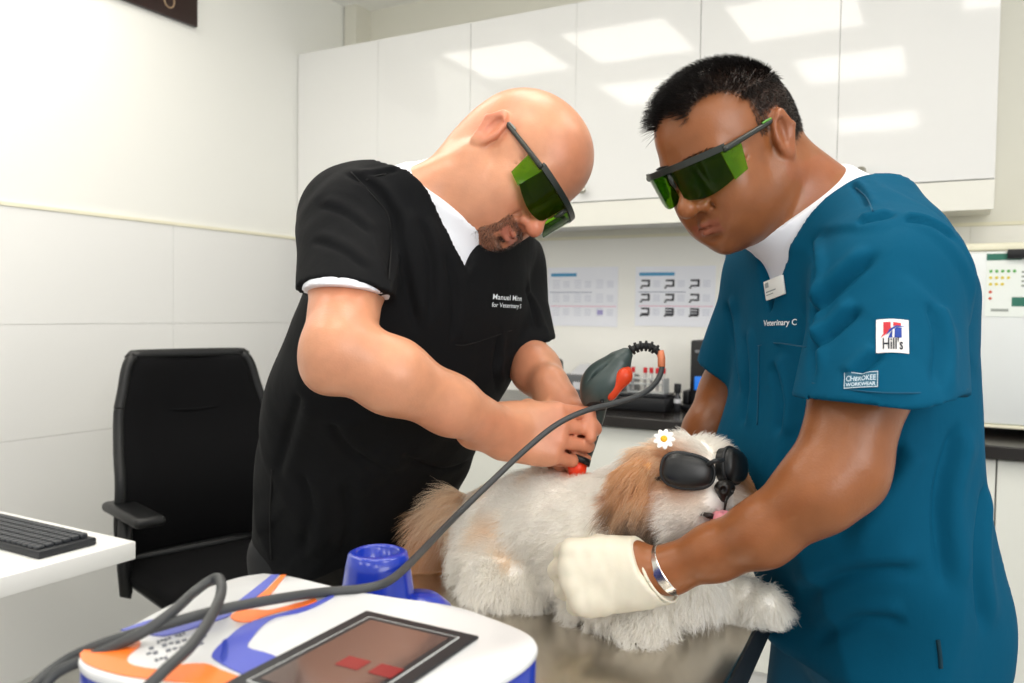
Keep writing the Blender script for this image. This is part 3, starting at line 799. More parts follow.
def hand(S, R, o, side, curl, spread=(4, 1, -2, -6), grow=0, sc=1.0, thumb=((.50, .75, -.40), (.80, .35, -.48), (.88, .0, -.5)), palm_n=1, kf=.0035):
    """x wrist to fingers, z out of the back of the hand; side +1 right hand, -1 left hand. curl: per finger (mcp, pip, dip) degrees"""
    R = np.array(R); o = np.array(o, float)
    S.local(R, o); g = grow
    ys = [.031, .0105, -.0105, -.030]; xs = [.087, .091, .087, .079]
    for i, (x, y) in enumerate(zip(xs, ys)):
        a = np.array((.012, side * y * .62, .0)) * sc; b = np.array((x, side * y, .002 - .002 * abs(i - 1.3))) * sc
        S.cone(a, b, .0140 * sc + g, .0112 * sc + g, .012)
        S.cone(a + (0, 0, -.008), b + (-.008, 0, -.008), .012 * sc + g, .010 * sc + g, .018)
    S.cone(np.array((.008, side * .022, -.010)) * sc, np.array((.045, side * .030, -.014)) * sc, .015 * sc + g, .013 * sc + g, .018)
    S.cone(np.array((.010, -side * .018, -.008)) * sc, np.array((.06, -side * .026, -.012)) * sc, .014 * sc + g, .012 * sc + g, .018)
    S.cone(np.array((-.03, 0, 0)) * sc, np.array((.02, 0, -.002)) * sc, .026 * sc + g, .023 * sc + g, .02)
    LN = [(.045, .026, .021), (.050, .030, .022), (.046, .029, .022), (.036, .021, .019)]
    RD = [(.0098, .0090, .0082, .0068), (.0100, .0092, .0083, .0070), (.0096, .0088, .0080, .0067), (.0086, .0078, .0071, .0060)]
    for i in range(4):
        p = np.array((xs[i], side * ys[i], 0.0)) * sc; ang = 0; sp = math.radians(spread[i]) * side
        pts = [p]
        for ln, c in zip(LN[i], curl[i]):
            ang += math.radians(c)
            d = np.array((math.cos(ang) * math.cos(sp), math.sin(sp) * math.cos(ang * .6), -math.sin(ang)))
            p = p + d * ln * sc; pts.append(p)
        rs = [r * sc + g for r in RD[i]]
        S.cone(pts[0], pts[1], rs[0] + .0008, rs[1], kf)
        S.cone(pts[1], pts[2], rs[1] + .0006, rs[2], kf); S.cone(pts[2], pts[3], rs[2], rs[3], kf)
        S.ell(pts[1], [rs[1] + .0012] * 3, .003)
    p = np.array((.022, side * .028, -.010)) * sc; S_l = (.042, .030, .024); r_ = (.0135, .0115, .0105, .0085)
    pts = [p]
    for ln, d in zip(S_l, thumb):
        d = unit((d[0], side * d[1], d[2])); p = p + d * ln * sc; pts.append(p)
    for k in range(3): S.cone(pts[k], pts[k + 1], r_[k] * sc + g, r_[k + 1] * sc + g, .006)
    S.local(None)
    return S

def goggles(label, R, o, sc, group, tipm):
    T = Matrix(np.array(R).tolist()).to_4x4() @ Matrix.Scale(sc, 4); T.translation = Vector(tuple(o))
    t = thing('safety_goggles', label, 'goggles', np.array(o) + np.array(R) @ np.array((.11, 0, 0)) * sc, group)
    def X(y): return .124 - .028 * (abs(y) / .068) ** 2.2
    # frame: brow bar following the front, nose piece
    mb = MB(T)
    ys = np.linspace(-.073, .073, 23)
    sec = [(-.003, .021), (.003, .0215), (.004, .013), (-.002, .012)]
    rows = [[mb.bm.verts.new((X(y) + a - .001, y, z + .002 - .10 * abs(y) ** 1.5)) for a, z in sec] for y in ys]
    for a, b in zip(rows, rows[1:]):
        for k in range(4): mb.bm.faces.new((a[k], a[(k + 1) % 4], b[(k + 1) % 4], b[k]))
    mb.bm.faces.new(rows[0]); mb.bm.faces.new(rows[-1][::-1]); bmesh.ops.recalc_face_normals(mb.bm, faces=mb.bm.faces)
    mb.tube([(.122, 0, .015), (.1245, 0, .002), (.122, 0, -.006)], [.004, .003, .002], 8)
    mb.build('frame', M_frame, t)
    def sheet(name, P4, m, th=.0016, n=8):
        """P4(u, v) -> point; a curved pane of real thickness"""
        mb = MB(T); F_, B_ = [], []
        G = [[np.array(P4(i / n, j / n)) for j in range(n + 1)] for i in range(n + 1)]
        for i in range(n + 1):
            fr_, br_ = [], []
            for j in range(n + 1):
                du = G[min(i + 1, n)][j] - G[max(i - 1, 0)][j]; dv = G[i][min(j + 1, n)] - G[i][max(j - 1, 0)]
                nn = np.cross(du, dv); nn /= np.linalg.norm(nn) + 1e-12
                fr_.append(mb.bm.verts.new(tuple(G[i][j]))); br_.append(mb.bm.verts.new(tuple(G[i][j] - nn * th)))
            F_.append(fr_); B_.append(br_)
        for i in range(n):
            for j in range(n):
                mb.bm.faces.new((F_[i][j], F_[i + 1][j], F_[i + 1][j + 1], F_[i][j + 1])); mb.bm.faces.new((B_[i][j], B_[i][j + 1], B_[i + 1][j + 1], B_[i + 1][j]))
        for k in range(n):
            for a, b in (((k, 0), (k + 1, 0)), ((k + 1, n), (k, n)), ((0, k + 1), (0, k)), ((n, k), (n, k + 1))):
                mb.bm.faces.new((F_[b[0]][b[1]], F_[a[0]][a[1]], B_[a[0]][a[1]], B_[b[0]][b[1]]))
        bmesh.ops.recalc_face_normals(mb.bm, faces=mb.bm.faces)
        return mb.build(name, m, t, angle=60)
    for s in (-1, 1):
        def lens(u, v, s=s):
            y = .005 + .064 * u; z0 = .014; z1 = -.013 - .020 * math.sin(math.pi * min(1, .2 + u * .6)); z = z0 + (z1 - z0) * v
            return (X(y) - .004 * v, s * y, z)
        sheet('lens', lens, M_lens)
        def shield(u, v, s=s):
            x0 = X(.069); x = x0 - (.034 - .008 * v) * u; y = .069 + .006 * u; z = (.013 + (-.027 + .004 * u - .013) * v)
            return (x - .004 * v * (1 - u), s * y, z)
        sheet('side_shield', shield, M_shield)
        tp = [(X(.072), s * .0725, .014), (.06, s * .0765, .0145), (.01, s * .079, .015), (-.016, s * .0795, .0135), (-.032, s * .078, .000)]
        mb = MB(T); q = catmull(tp, 5)
        for k, (a, b) in enumerate(zip(q, q[1:])): pass
        rr = np.linspace(.0042, .0028, len(q)); mb.tube(q, list(rr), 8)
        mb.bm.transform(Matrix.Identity(4)); tm = mb.build('temple', M_frame, t)
        tipo = MB(T).tube(catmull([(-.002, s * .0812, .0185), (.010, s * .0812, .019), (.016, s * .0805, .0185)], 3), .0016, 6).build('temple_trim', tipm, tm)
    return t

# ---------------------------------------------------------------- man in teal (right)
tF = np.array((-.951, -.309)); tL = np.array((.309, -.951)); tO = (.412, 1.03)
tR = head_R((-.73, -.50, -.47), (-.45, -.14, .88)); tS = .885
tEar = P(780, 134, .955); tH = tEar - tR @ np.array((-.012, .077, -.006)) * tS
def cutp(S, A, B, lat, k=0):
    n = np.cross(B - A, lat); n = n if n[2] > 0 else -n; S.half(A, n)
def make_man_teal():
    t = thing('person', 'man in a teal scrub top and goggles, gloved hand on the dog', 'person', (.46, 1.04, 0))
    sh_n, sh_f = P(884, 284, .88), P(778, 268, 1.12)
    el_n, wr_n = P(842, 464, .83), P(672, 567, .90)
    fo1 = P(818, 491, .825)
    el_f, wr_f = P(728, 395, 1.20), P(690, 470, 1.17)
    keysT = [(.80, -.072, 0, .117, .155), (.88, -.068, 0, .122, .160), (.96, -.036, 0, .13, .165), (1.05, -.008, 0, .140, .160), (1.15, -.014, 0, .126, .155), (1.24, -.014, 0, .116, .152), (1.31, -.006, 0, .104, .155), (1.36, -.0, 0, .080, .125), (1.40, .0, 0, .062, .070)]
    def trunk(S, g, k=.02, z0=None):
        kk = [(z, f, l, a + g, b + g) for z, f, l, a, b in keysT]
        S.loft(kk, tF, tL, k, o=tO, zlim=(z0 if z0 is not None else .80, 1.395 + g))
        nb = np.array((tO[0] + .012, tO[1], 1.36))
        for s, sh in ((1, sh_n), (-1, sh_f)):
            S.cone(nb + np.array((tL[0], tL[1], 0)) * s * .03 + np.array((0, 0, .010)), sh + np.array((0, 0, -.005)), .050 + g, .060 + g, .04)
    # ---- body: head, neck, trunk, arms, hands as one surface
    S = Field([(.08, .12, .006), (.12, .40, .0024), (.40, .66, .006)], [(.76, .80, .005), (.80, 1.10, .003), (1.10, 1.34, .006)],
              [(.80, .98, .0035), (.98, 1.30, .005), (1.30, 1.60, .0024)])
    trunk(S, -.016)
    skull = tH + tR @ np.array((-.035, 0, -.045)) * tS
    def neckparts(S, g, k=.03):
        S.cone(skull, (tO[0] - .012, tO[1] - .0, 1.37), .053 + g, .058 + g, k)
        S.cone(tH + tR @ np.array((.02, 0, -.08)) * tS, (tO[0] - .035, tO[1] - .01, 1.35), .038 + g, .047 + g, k)   # fold under the chin
        S.cone(tH + tR @ np.array((-.06, 0, -.02)) * tS, (tO[0] - .018, tO[1], 1.37), .040 + g, .046 + g, k)
    neckparts(S, 0)
    head(S, tR, tH, tS, cheek=1.12, jawl=1.05, nose=1.5)
    S.chain([sh_n, (sh_n + el_n) / 2, el_n], [.056, .051, .043], .02)
    S.chain([el_n, fo1, P(762, 533, .85), P(715, 552, .88), wr_n], [.042, .0395, .0325, .0275, .0235], .02)
    S.cone(P(857, 488, .832), P(850, 472, .83), .015, .021, .03)
    S.chain([sh_f, (sh_f + el_f) / 2, el_f], [.056, .048, .040], .02); S.chain([el_f, (el_f + wr_f) / 2, wr_f], [.040, .036, .026], .02)
    gl_R = head_R((-.96, .10, -.10), (.0, -.92, .38))
    gl_o = P(645, 573, .905)
    curlG = [(74, 40, 20), (70, 40, 20), (72, 40, 20), (76, 40, 20)]
    hand(S, gl_R, gl_o, -1, curlG, grow=-.001, sc=.92, thumb=((.7, .25, -.65), (.75, .0, -.65), (.7, -.1, -.7)))
    rh_R = head_R(unit(P(655, 505, 1.10) - wr_f), (0, .95, .3))
    hand(S, rh_R, wr_f, 1, [(15, 25, 20)] * 4, sc=.95)
    me = S.mesh('body'); v = verts_of(me); h = head_uv(v, tR, tH, tS)
    base = np.array(lin('#8f5732')); C = np.tile(base, (len(v), 1))
    n1 = vnoise(v * 22 + 3); C *= (.93 + .14 * n1)[:, None]
    inh = (np.abs(h[:, 1]) < .095) & (h[:, 2] > -.13) & (h[:, 0] > -.13) & (h[:, 0] < .14)
    lips = inh & (h[:, 0] > .086) & (np.abs(h[:, 1]) < .026) & (h[:, 2] < -.066) & (h[:, 2] > -.086)
    C = mixc(C, lips * .6, lin('#8a4a3c'))
    ear_ = inh & (np.abs(h[:, 1]) > .078); C = mixc(C, ear_ * .3, lin('#9a563c'))
    beard = inh * sstep(-.04, -.07, h[:, 2]) * sstep(.0, .03, h[:, 0]); C = mixc(C, beard * .18 * (1 - lips), lin('#3c2a22'))
    def hairline(h):
        x, y, z = h[:, 0], np.abs(h[:, 1]), h[:, 2]
        # hair covers the crown; temples recede, short sideburn before the ear
        front = .078 - 10 * np.maximum(y - .030, 0) ** 1.25 * .6
        front = np.where(y < .03, .086 - .0 * y, .086 - (y - .03) * 1.5)
        a = sstep(front + .004, front - .006, x)
        low = np.where(x > .004, .022 + (x - .004) * .30, np.where(x > -.03, .026, -.03 - (np.minimum(x, -.03) + .03) * .3))
        b = sstep(low - .006, low + .008, z)
        side = ((x > -.002) & (x < .020) & (z > .004) & (y > .05)) * .6
        return inh2(h) * np.maximum(a * b, side * (z < .05))
    def inh2(h): return ((np.abs(h[:, 1]) < .079) & (h[:, 2] > -.05) & (np.abs(h[:, 0]) < .13)).astype(float)
    hm = hairline(h); C = mixc(C, hm * .92, lin('#15110f'))
    set_col(me, C); body = link('body', me, M_skinB, t)
    # hair
    rp, rn = sample(me, lambda c, n: hairline(head_uv(c, tR, tH, tS)) * (head_uv(c, tR, tH, tS)[:, 2] > -.06), 15000, 3)
    hh = head_uv(rp, tR, tH, tS); rg = np.random.default_rng(2)
    nl = rn @ tR; comb = np.stack([.75 + 0 * hh[:, 0], .25 * np.sign(hh[:, 1]) * (hh[:, 2] < .09), -.9 * (hh[:, 2] < .07)], 1)
    dirs = (nl * .8 + comb * .55 + rg.normal(0, .16, nl.shape)) @ tR.T; dirs /= np.linalg.norm(dirs, axis=1, keepdims=True)
    ln = np.where(hh[:, 2] > .06, .013, .006) * (.7 + .5 * rg.random(len(rp))); ln *= np.where(hh[:, 0] > .03, 1.2, 1)
    T_ = np.linspace(0, 1, 4)[None, :, None]
    bend = (np.array((.8, 0, -.25)) @ tR.T)
    pts = rp[:, None] - rn[:, None] * .001 + dirs[:, None] * (ln[:, None, None] * T_) + bend[None, None] * (ln[:, None, None] * T_ ** 2 * .5)
    hc = np.array(lin('#120f0e')) * (.7 + .8 * rg.random((len(rp), 1)))
    grey = (rg.random(len(rp)) < .10 * (hh[:, 2] < .05)); hc[grey] = lin('#6d6a66')
    strands('hair', pts, np.full(len(rp), .00032), hc, M_hair, t, 'stuff')
    for s in (-1, 1):      # eyes behind the lenses, eyebrows
        MB().ball(tH + tR @ np.array((.076, s * .032, -.004)) * tS, .0115, 16).build('eye', M_eye, t)
    def brow(c, n):
        q = head_uv(c, tR, tH, tS); y = np.abs(q[:, 1]); return ((q[:, 0] > .06) & (y > .012) & (y < .05) & (np.abs(q[:, 2] - .019 + (y - .03) ** 2 * 6) < .004)).astype(float)
    bp, bn = sample(me, brow, 500, 4); bd = (bn * .5 + np.array((0, 0, .2)) @ tR.T + ((np.sign(head_uv(bp, tR, tH, tS)[:, 1])[:, None] * np.array((0, 1, 0))) @ tR.T)); bd /= np.linalg.norm(bd, axis=1, keepdims=True)
    strands('eyebrows', bp[:, None] + bd[:, None] * (.007 * T_), np.full(len(bp), .0003), np.tile(lin('#14100f'), (len(bp), 1)), M_hair, t, 'stuff')
    # white undershirt showing in the neckline
    S = Field([(.20, .62, .005)], [(.85, 1.25, .005)], [(1.10, 1.46, .004)])
    trunk(S, -.009, z0=1.12)
    nb = np.array((tO[0] - .01, tO[1], 1.385))
    neckparts(S, .006)
    cutp(S, P(846, 180, .96), P(770, 241, .95), np.array((tL[0], tL[1], 0)))
    for s, sh in ((1, sh_n), (-1, sh_f)):
        pass
    me = S.mesh('undershirt'); link('undershirt', me, M_tshirt, t)
    # scrub top
    S = Field([(.18, .70, .0038)], [(.72, 1.34, .0042)], [(.76, 1.15, .005), (1.15, 1.45, .0033)])
    trunk(S, 0, .015, z0=.80)
    hem_n = P(882, 394, .845); hemd = unit(hem_n - sh_n)
    S.cone(sh_n + np.array((.0, .0, -.004)), sh_n + (hem_n - sh_n) * 1.2, .068, .086, .02, clip=(hem_n, np.array((0.02, 0, -1))))
    S.cone(sh_n + (hem_n - sh_n) * .85, sh_n + (hem_n - sh_n) * 1.6, .062, .070, 0.004, 'cut')
    hem_f = sh_f + (el_f - sh_f) * .80
    S.cone(sh_f, el_f + np.array((0, 0, -.02)), .064, .060, .02, clip=(hem_f, unit(el_f - sh_f)))
    trunk(S, -.001, .01, z0=.80)
    # V neck: wedge cut along the chest direction, open upward
    Vt = P(750, 317, .985); n3 = np.array((tF[0], tF[1], 0)); Lu = np.array((tL[0], tL[1], 0))
    def wedge(p):
        q = p - Vt.astype(np.float32); y = q @ Lu.astype(np.float32); z = q[..., 2]; x = q @ n3.astype(np.float32)
        side = np.abs(y) - np.where(y > 0, .44, .5) * np.maximum(z, 0)
        return np.maximum(np.maximum((side) * .8, -z), -x - .30 + .0 * z)
    S.apply(wedge, (.15, .8, Vt[2] - .02), (.5, 1.25, 1.46), .003, 'cut')
    S.cone(skull + (0, 0, .03), (tO[0] - .02, tO[1], 1.375), .062, .062, .004, 'cut')
    ang = math.atan2(tF[1], tF[0])
    def folds(p):
        a = vnoise(p * np.array((9, 9, 3.2)) + 7); b = vnoise(p * np.array((17, 17, 9)) + 1); c = vnoise((p @ np.array([[.7, 0, .7], [0, 1, 0], [-.7, 0, .7]])) * np.array((5, 9, 24)) + 5)
        dn = p - sh_n; near = np.exp(-((np.linalg.norm(dn, axis=1) - .08) / .07) ** 2)
        return .013 * (np.abs(a - .5) * 2 - .35) + .005 * (b - .5) - .006 * near * sstep(.55, .75, c)
    S.displace(folds)
    me = creases(S.mesh('scrub_top'), [
        ([(809, 322), (835, 290), (880, 250)], .006, .012), ([(813, 352), (835, 330), (862, 306)], .006, .011), ([(852, 380), (866, 366), (884, 352)], .004, .009), ([(812, 238), (815, 275), (813, 325), (813, 385)], .006, .010),
        ([(856, 222), (875, 218), (897, 213)], .004, .008), ([(902, 219), (930, 223), (958, 242)], .003, .007), ([(838, 176), (858, 190), (868, 208)], .003, .006),
        ([(725, 300), (735, 340), (738, 400)], .005, .014), ([(770, 360), (780, 400), (776, 440)], .005, .014), ([(745, 330), (748, 380), (742, 430)], .004, .012),
        ([(905, 440), (880, 480), (830, 545)], .006, .016), ([(960, 420), (940, 500), (948, 600)], .006, .018), ([(800, 600), (850, 575), (930, 570)], .005, .018), ([(812, 640), (860, 620), (910, 622)], .004, .016), ([(985, 480), (978, 560), (985, 640)], .005, .016), ([(930, 300), (940, 340), (935, 392)], .004, .014)], 1.5)
    top = link('scrub_top', me, M_teal, t); tree = bvh_of(me)
    # neckline facing strip, side slit, pocket, seams
    def on(px, py, d=.8, off=.0008):
        o_ = np.array((0, 0, CAMH)); r = unit(P(px, py, 1) - o_); h = tree.ray_cast(Vector(tuple(o_)), Vector(tuple(r)))
        return np.array(h[0]) - r * off if h[0] is not None else P(px, py, d)
    def seam(pts, rad, name, m, par=top): MB().tube(catmull([on(*p) for p in pts], 8), rad, 6).build(name, m, par)
    M_seam = mat('teal_seam', '#004a66', .8)
    seam([(758, 346), (775, 343), (806, 347)], .0009, 'pocket_seam', M_seam); seam([(759, 346), (758, 400), (757, 425)], .0009, 'pocket_seam', M_seam)
    seam([(812, 383), (860, 391), (915, 393), (968, 389)], .0008, 'sleeve_hem_seam', M_seam)
    seam([(856, 188), (866, 197), (873, 211)], .0008, 'shoulder_seam', M_seam)
    seam([(938, 640), (940, 655), (941, 668)], .0022, 'side_slit', mat('teal_slit_shade', '#00303f', .9))  # shade inside the slit put in as a darker teal tube
    # name badge, lettering, patches
    def decal_frame(px, py, right=(1, -.05), size=1):
        a, b, c = on(px - 6, py + 6), on(px + 22, py + 6 * 1), on(px - 6, py - 14)
        x = unit(b - a) ; y = c - a; return frame_at(on(px, py, off=-.001), x + np.array((0, 0, 1)) * 0, y)
    Mf = frame_at(on(778, 300, off=-.0), on(797, 306) - on(777, 308), np.array((0, 0, 1))) @ Matrix.Rotation(math.radians(10), 4, 'Z') @ Matrix.Translation((-.017, .003, 0))
    bd = MB(Mf).box((0, 0, .001), (.034, .024, .004), .0012).build('name_badge', mat('badge_white', '#e8eae6', .3), top)
    MB(Mf).box((.003, .015, .004), (.009, .021, .0044)).build('badge_logo', mat('badge_grey', '#9aa2a2', .5), bd)
    MB(Mf).box((.003, .009, .004), (.020, .0105, .0043)).box((.003, .0055, .004), (.015, .0066, .0043)).build('badge_print', mat('badge_grey', '#9aa2a2', .5), bd)
    Mf = frame_at(on(764, 326), on(796, 325) - on(764, 326), on(764, 310) - on(764, 326))
    sx = np.linalg.norm(on(797, 325) - on(764, 326))
    tm = text_mesh('Veterinary C', .0100, bold=.00015); w = max(v_.co.x for v_ in tm.vertices); tm.transform(Matrix.Diagonal((sx / w, 1, 1, 1)))
    lay_on(tm, Mf, tree, .0012, 'embroidered_lettering', mat('white_thread', '#dfe6ea', .7), top)
    # sleeve patches
    a0, ax_, ay_ = on(876, 353), on(909, 354), on(876, 320)
    W, H = np.linalg.norm(ax_ - a0), np.linalg.norm(ay_ - a0); Mp = frame_at(a0, ax_ - a0, ay_ - a0)
    pt = lay_on(grid_mesh('sleeve_patch', W, H), Mp, tree, .0012, 'sleeve_patch', mat('patch_white', '#e9e6e4', .7), top)
    def poly(pts, name, m, par, off, M_=None, W_=None, H_=None):
        W_, H_ = W_ or W, H_ or H
        bm_ = bmesh.new(); f = bm_.faces.new([bm_.verts.new((x * W_, y * H_, 0)) for x, y in pts]); bmesh.ops.triangulate(bm_, faces=[f])
        bmesh.ops.subdivide_edges(bm_, edges=bm_.edges[:], cuts=3, use_grid_fill=True)
        me_ = bpy.data.meshes.new(name); bm_.to_mesh(me_); bm_.free(); return lay_on(me_, M_ or Mp, tree, off, name, m, par)
    M_red = mat('patch_red', '#c8323c', .7); M_blu = mat('patch_blue', '#1f3f96', .7); M_ink = mat('patch_ink', '#1d1f2b', .7)
    poly([(.22, .90), (.44, .90), (.44, .66), (.22, .50)], 'red_mark', M_red, pt, .0018)
    poly([(.12, .42), (.45, .66), (.45, .74), (.22, .56)], 'red_swoosh', M_red, pt, .0019)
    poly([(.52, .90), (.76, .88), (.76, .80), (.52, .78)], 'red_mark', M_red, pt, .0018)
    poly([(.36, .44), (.78, .44), (.78, .74), (.62, .74), (.46, .62)], 'blue_mark', M_blu, pt, .0017)
    poly([(.49, .44), (.55, .44), (.56, .70), (.50, .68)], 'white_gap', mat('patch_white', '#e9e6e4', .7), pt, .0020)
    poly([(.30, .52), (.60, .74), (.90, .78), (.62, .80), (.40, .68)], 'blue_swoosh', M_blu, pt, .0021)
    tm = text_mesh("Hill's", .0165, bold=.0002); w = max(v_.co.x for v_ in tm.vertices); tm.transform(Matrix.Translation((W * .18, H * .10, 0)) @ Matrix.Diagonal((W * .64 / w, 1, 1, 1)))
    lay_on(tm, Mp, tree, .0020, 'patch_lettering', M_ink, pt)
    a0, ax_, ay_ = on(844, 389), on(878, 387), on(845, 373)
    W2, H2 = np.linalg.norm(ax_ - a0), np.linalg.norm(ay_ - a0); Mp2 = frame_at(a0, ax_ - a0, ay_ - a0)
    lb = lay_on(grid_mesh('sleeve_label', W2, H2), Mp2, tree, .0010, 'sleeve_label', mat('label_teal', '#1e5a72', .7), top)
    M_lt = mat('label_thread', '#b9cbd6', .7)
    for x0, y0, x1, y1 in ((0, .95, 1, 1), (0, 0, 1, .05), (0, 0, .02, 1), (.98, 0, 1, 1)):
        poly([(x0, y0), (x1, y0), (x1, y1), (x0, y1)], 'label_border', M_lt, lb, .0014, Mp2, W2, H2)
    for txt, y_, s_ in (('CHEROKEE', .45, .0078), ('WORKWEAR', .12, .0050)):
        tm = text_mesh(txt, s_, bold=.00015); w = max(v_.co.x for v_ in tm.vertices); tm.transform(Matrix.Translation((W2 * .06, H2 * y_, 0)) @ Matrix.Diagonal((W2 * .88 / w, 1, 1, 1)))
        lay_on(tm, Mp2, tree, .0015, 'label_lettering', M_lt, lb)
    # trousers and shoes
    S = Field([(.24, .70, .008)], [(.80, 1.26, .008)], [(.02, .95, .010)])
    hip = np.array((tO[0] + .064, tO[1] + .021, .82))
    S.ell(hip, (.092, .112, .08), .03)
    for s in (1, -1):
        hp = hip + np.array((tL[0], tL[1], 0)) * s * .085; kn_ = hp + np.array((-.03, 0, -.40)); an = hp + np.array((.0, 0, -.78))
        S.chain([hp, kn_, an], [.076, .068, .062], .03)
        S.half((0, 0, .045), (0, 0, -1))
    S.displace(lambda p: .010 * (vnoise(p * np.array((10, 10, 14))) - .5))
    link('trousers', S.mesh('trousers'), M_trT, t)
    shoes(t, hip, tF, tL)
    # silver cuff bracelet at the wrist, cream latex glove
    ax3 = unit(P(745, 526, .86) - wr_n); c0 = wr_n - ax3 * .006
    q = ax3; u_ = unit(np.cross(q, (0, 0, 1))); w_ = np.cross(u_, q)
    mb = MB(); rr = .0270; rings = []
    for k in range(40):
        a = 2 * math.pi * k / 40; e = u_ * math.cos(a) + w_ * math.sin(a)
        rings.append([mb.bm.verts.new(tuple(c0 + e * (rr + dr) + q * dz)) for dr, dz in ((0, -.0055), (.0012, -.0058), (.0020, -.0050), (.0022, .0), (.0020, .0050), (.0012, .0058), (0, .0055))])
    for a, b in zip(rings, rings[1:] + rings[:1]):
        for k in range(7): mb.bm.faces.new((a[k], a[(k + 1) % 7], b[(k + 1) % 7], b[k]))
    bmesh.ops.recalc_face_normals(mb.bm, faces=mb.bm.faces)
    mb.build('bracelet', mat('polished_silver', '#d8d5d0', .22, metal=1), t)
    S = Field([(.00, .24, .0026)], [(.80, 1.06, .0026)], [(.84, 1.05, .0026)])
    S.cone(wr_n - ax3 * .02, gl_o, .0285, .029, .02, clip=None)
    S.cone(wr_n - ax3 * .010, wr_n - ax3 * .024, .031, .0305, .006)
    hand(S, gl_R, gl_o, -1, curlG, grow=.0022, sc=.92, thumb=((.7, .25, -.65), (.75, .0, -.65), (.7, -.1, -.7)), kf=.006)
    S.half(wr_n - ax3 * .020, ax3)
    S.displace(lambda p: .0022 * (vnoise(p * np.array((120, 60, 60))) - .5))
    link('glove', S.mesh('glove'), mat('latex_cream', '#dcd5c2', .55, sub=.1, subscale=.004, bump=(60, .2, .002)), t)
    MB().tube([c0 - ax3 * .012 + (u_ * math.cos(a) + w_ * math.sin(a)) * .0325 for a in np.linspace(0, 2 * math.pi, 30)], .0018, 6).build('glove_cuff_bead', mat('latex_cream', '#dcd5c2', .55), t)
    goggles('black framed green laser goggles worn by the man in teal', tR, tH, tS * 1.0, 'green laser safety goggles', mat('frame_green_trim', '#5c9a3a', .4))
    return t
def shoes(t, hip, F, L):
    for s in (1, -1):
        c = np.array((hip[0], hip[1], 0)) + np.array((L[0], L[1], 0)) * s * .085
        f3 = np.array((F[0], F[1], 0)); l3 = np.array((L[0], L[1], 0))
        S = Field([(c[0] - .25, c[0] + .25, .006)], [(c[1] - .25, c[1] + .25, .006)], [(-.02, .14, .005)])
        S.local(np.stack([f3, l3, (0, 0, 1)], 1), c)
        S.cone((-.06, 0, .05), (.06, 0, .04), .042, .040, .02); S.cone((.06, 0, .038), (.155, 0, .032), .042, .030, .02); S.cone((-.04, 0, .05), (-.02, 0, .11), .040, .038, .02)
        S.local(None); S.half((0, 0, .006), (0, 0, -1))
        sh = link('shoe', S.mesh('shoe'), M_shoe, t)
        T = Matrix(np.stack([f3, l3, (0, 0, 1)], 1).tolist()).to_4x4(); T.translation = Vector(tuple(c))
        prof = [(-.105, 0), (-.09, .035), (0, .038), (.08, .046), (.15, .040), (.185, .015), (.19, 0)]
        pts = prof + [(x, -y) for x, y in prof[-2:0:-1]]
        MB(T).prism([(x, y, .0) for x, y in pts], (0, 0, .018), .003).build('sole', M_sole, sh)

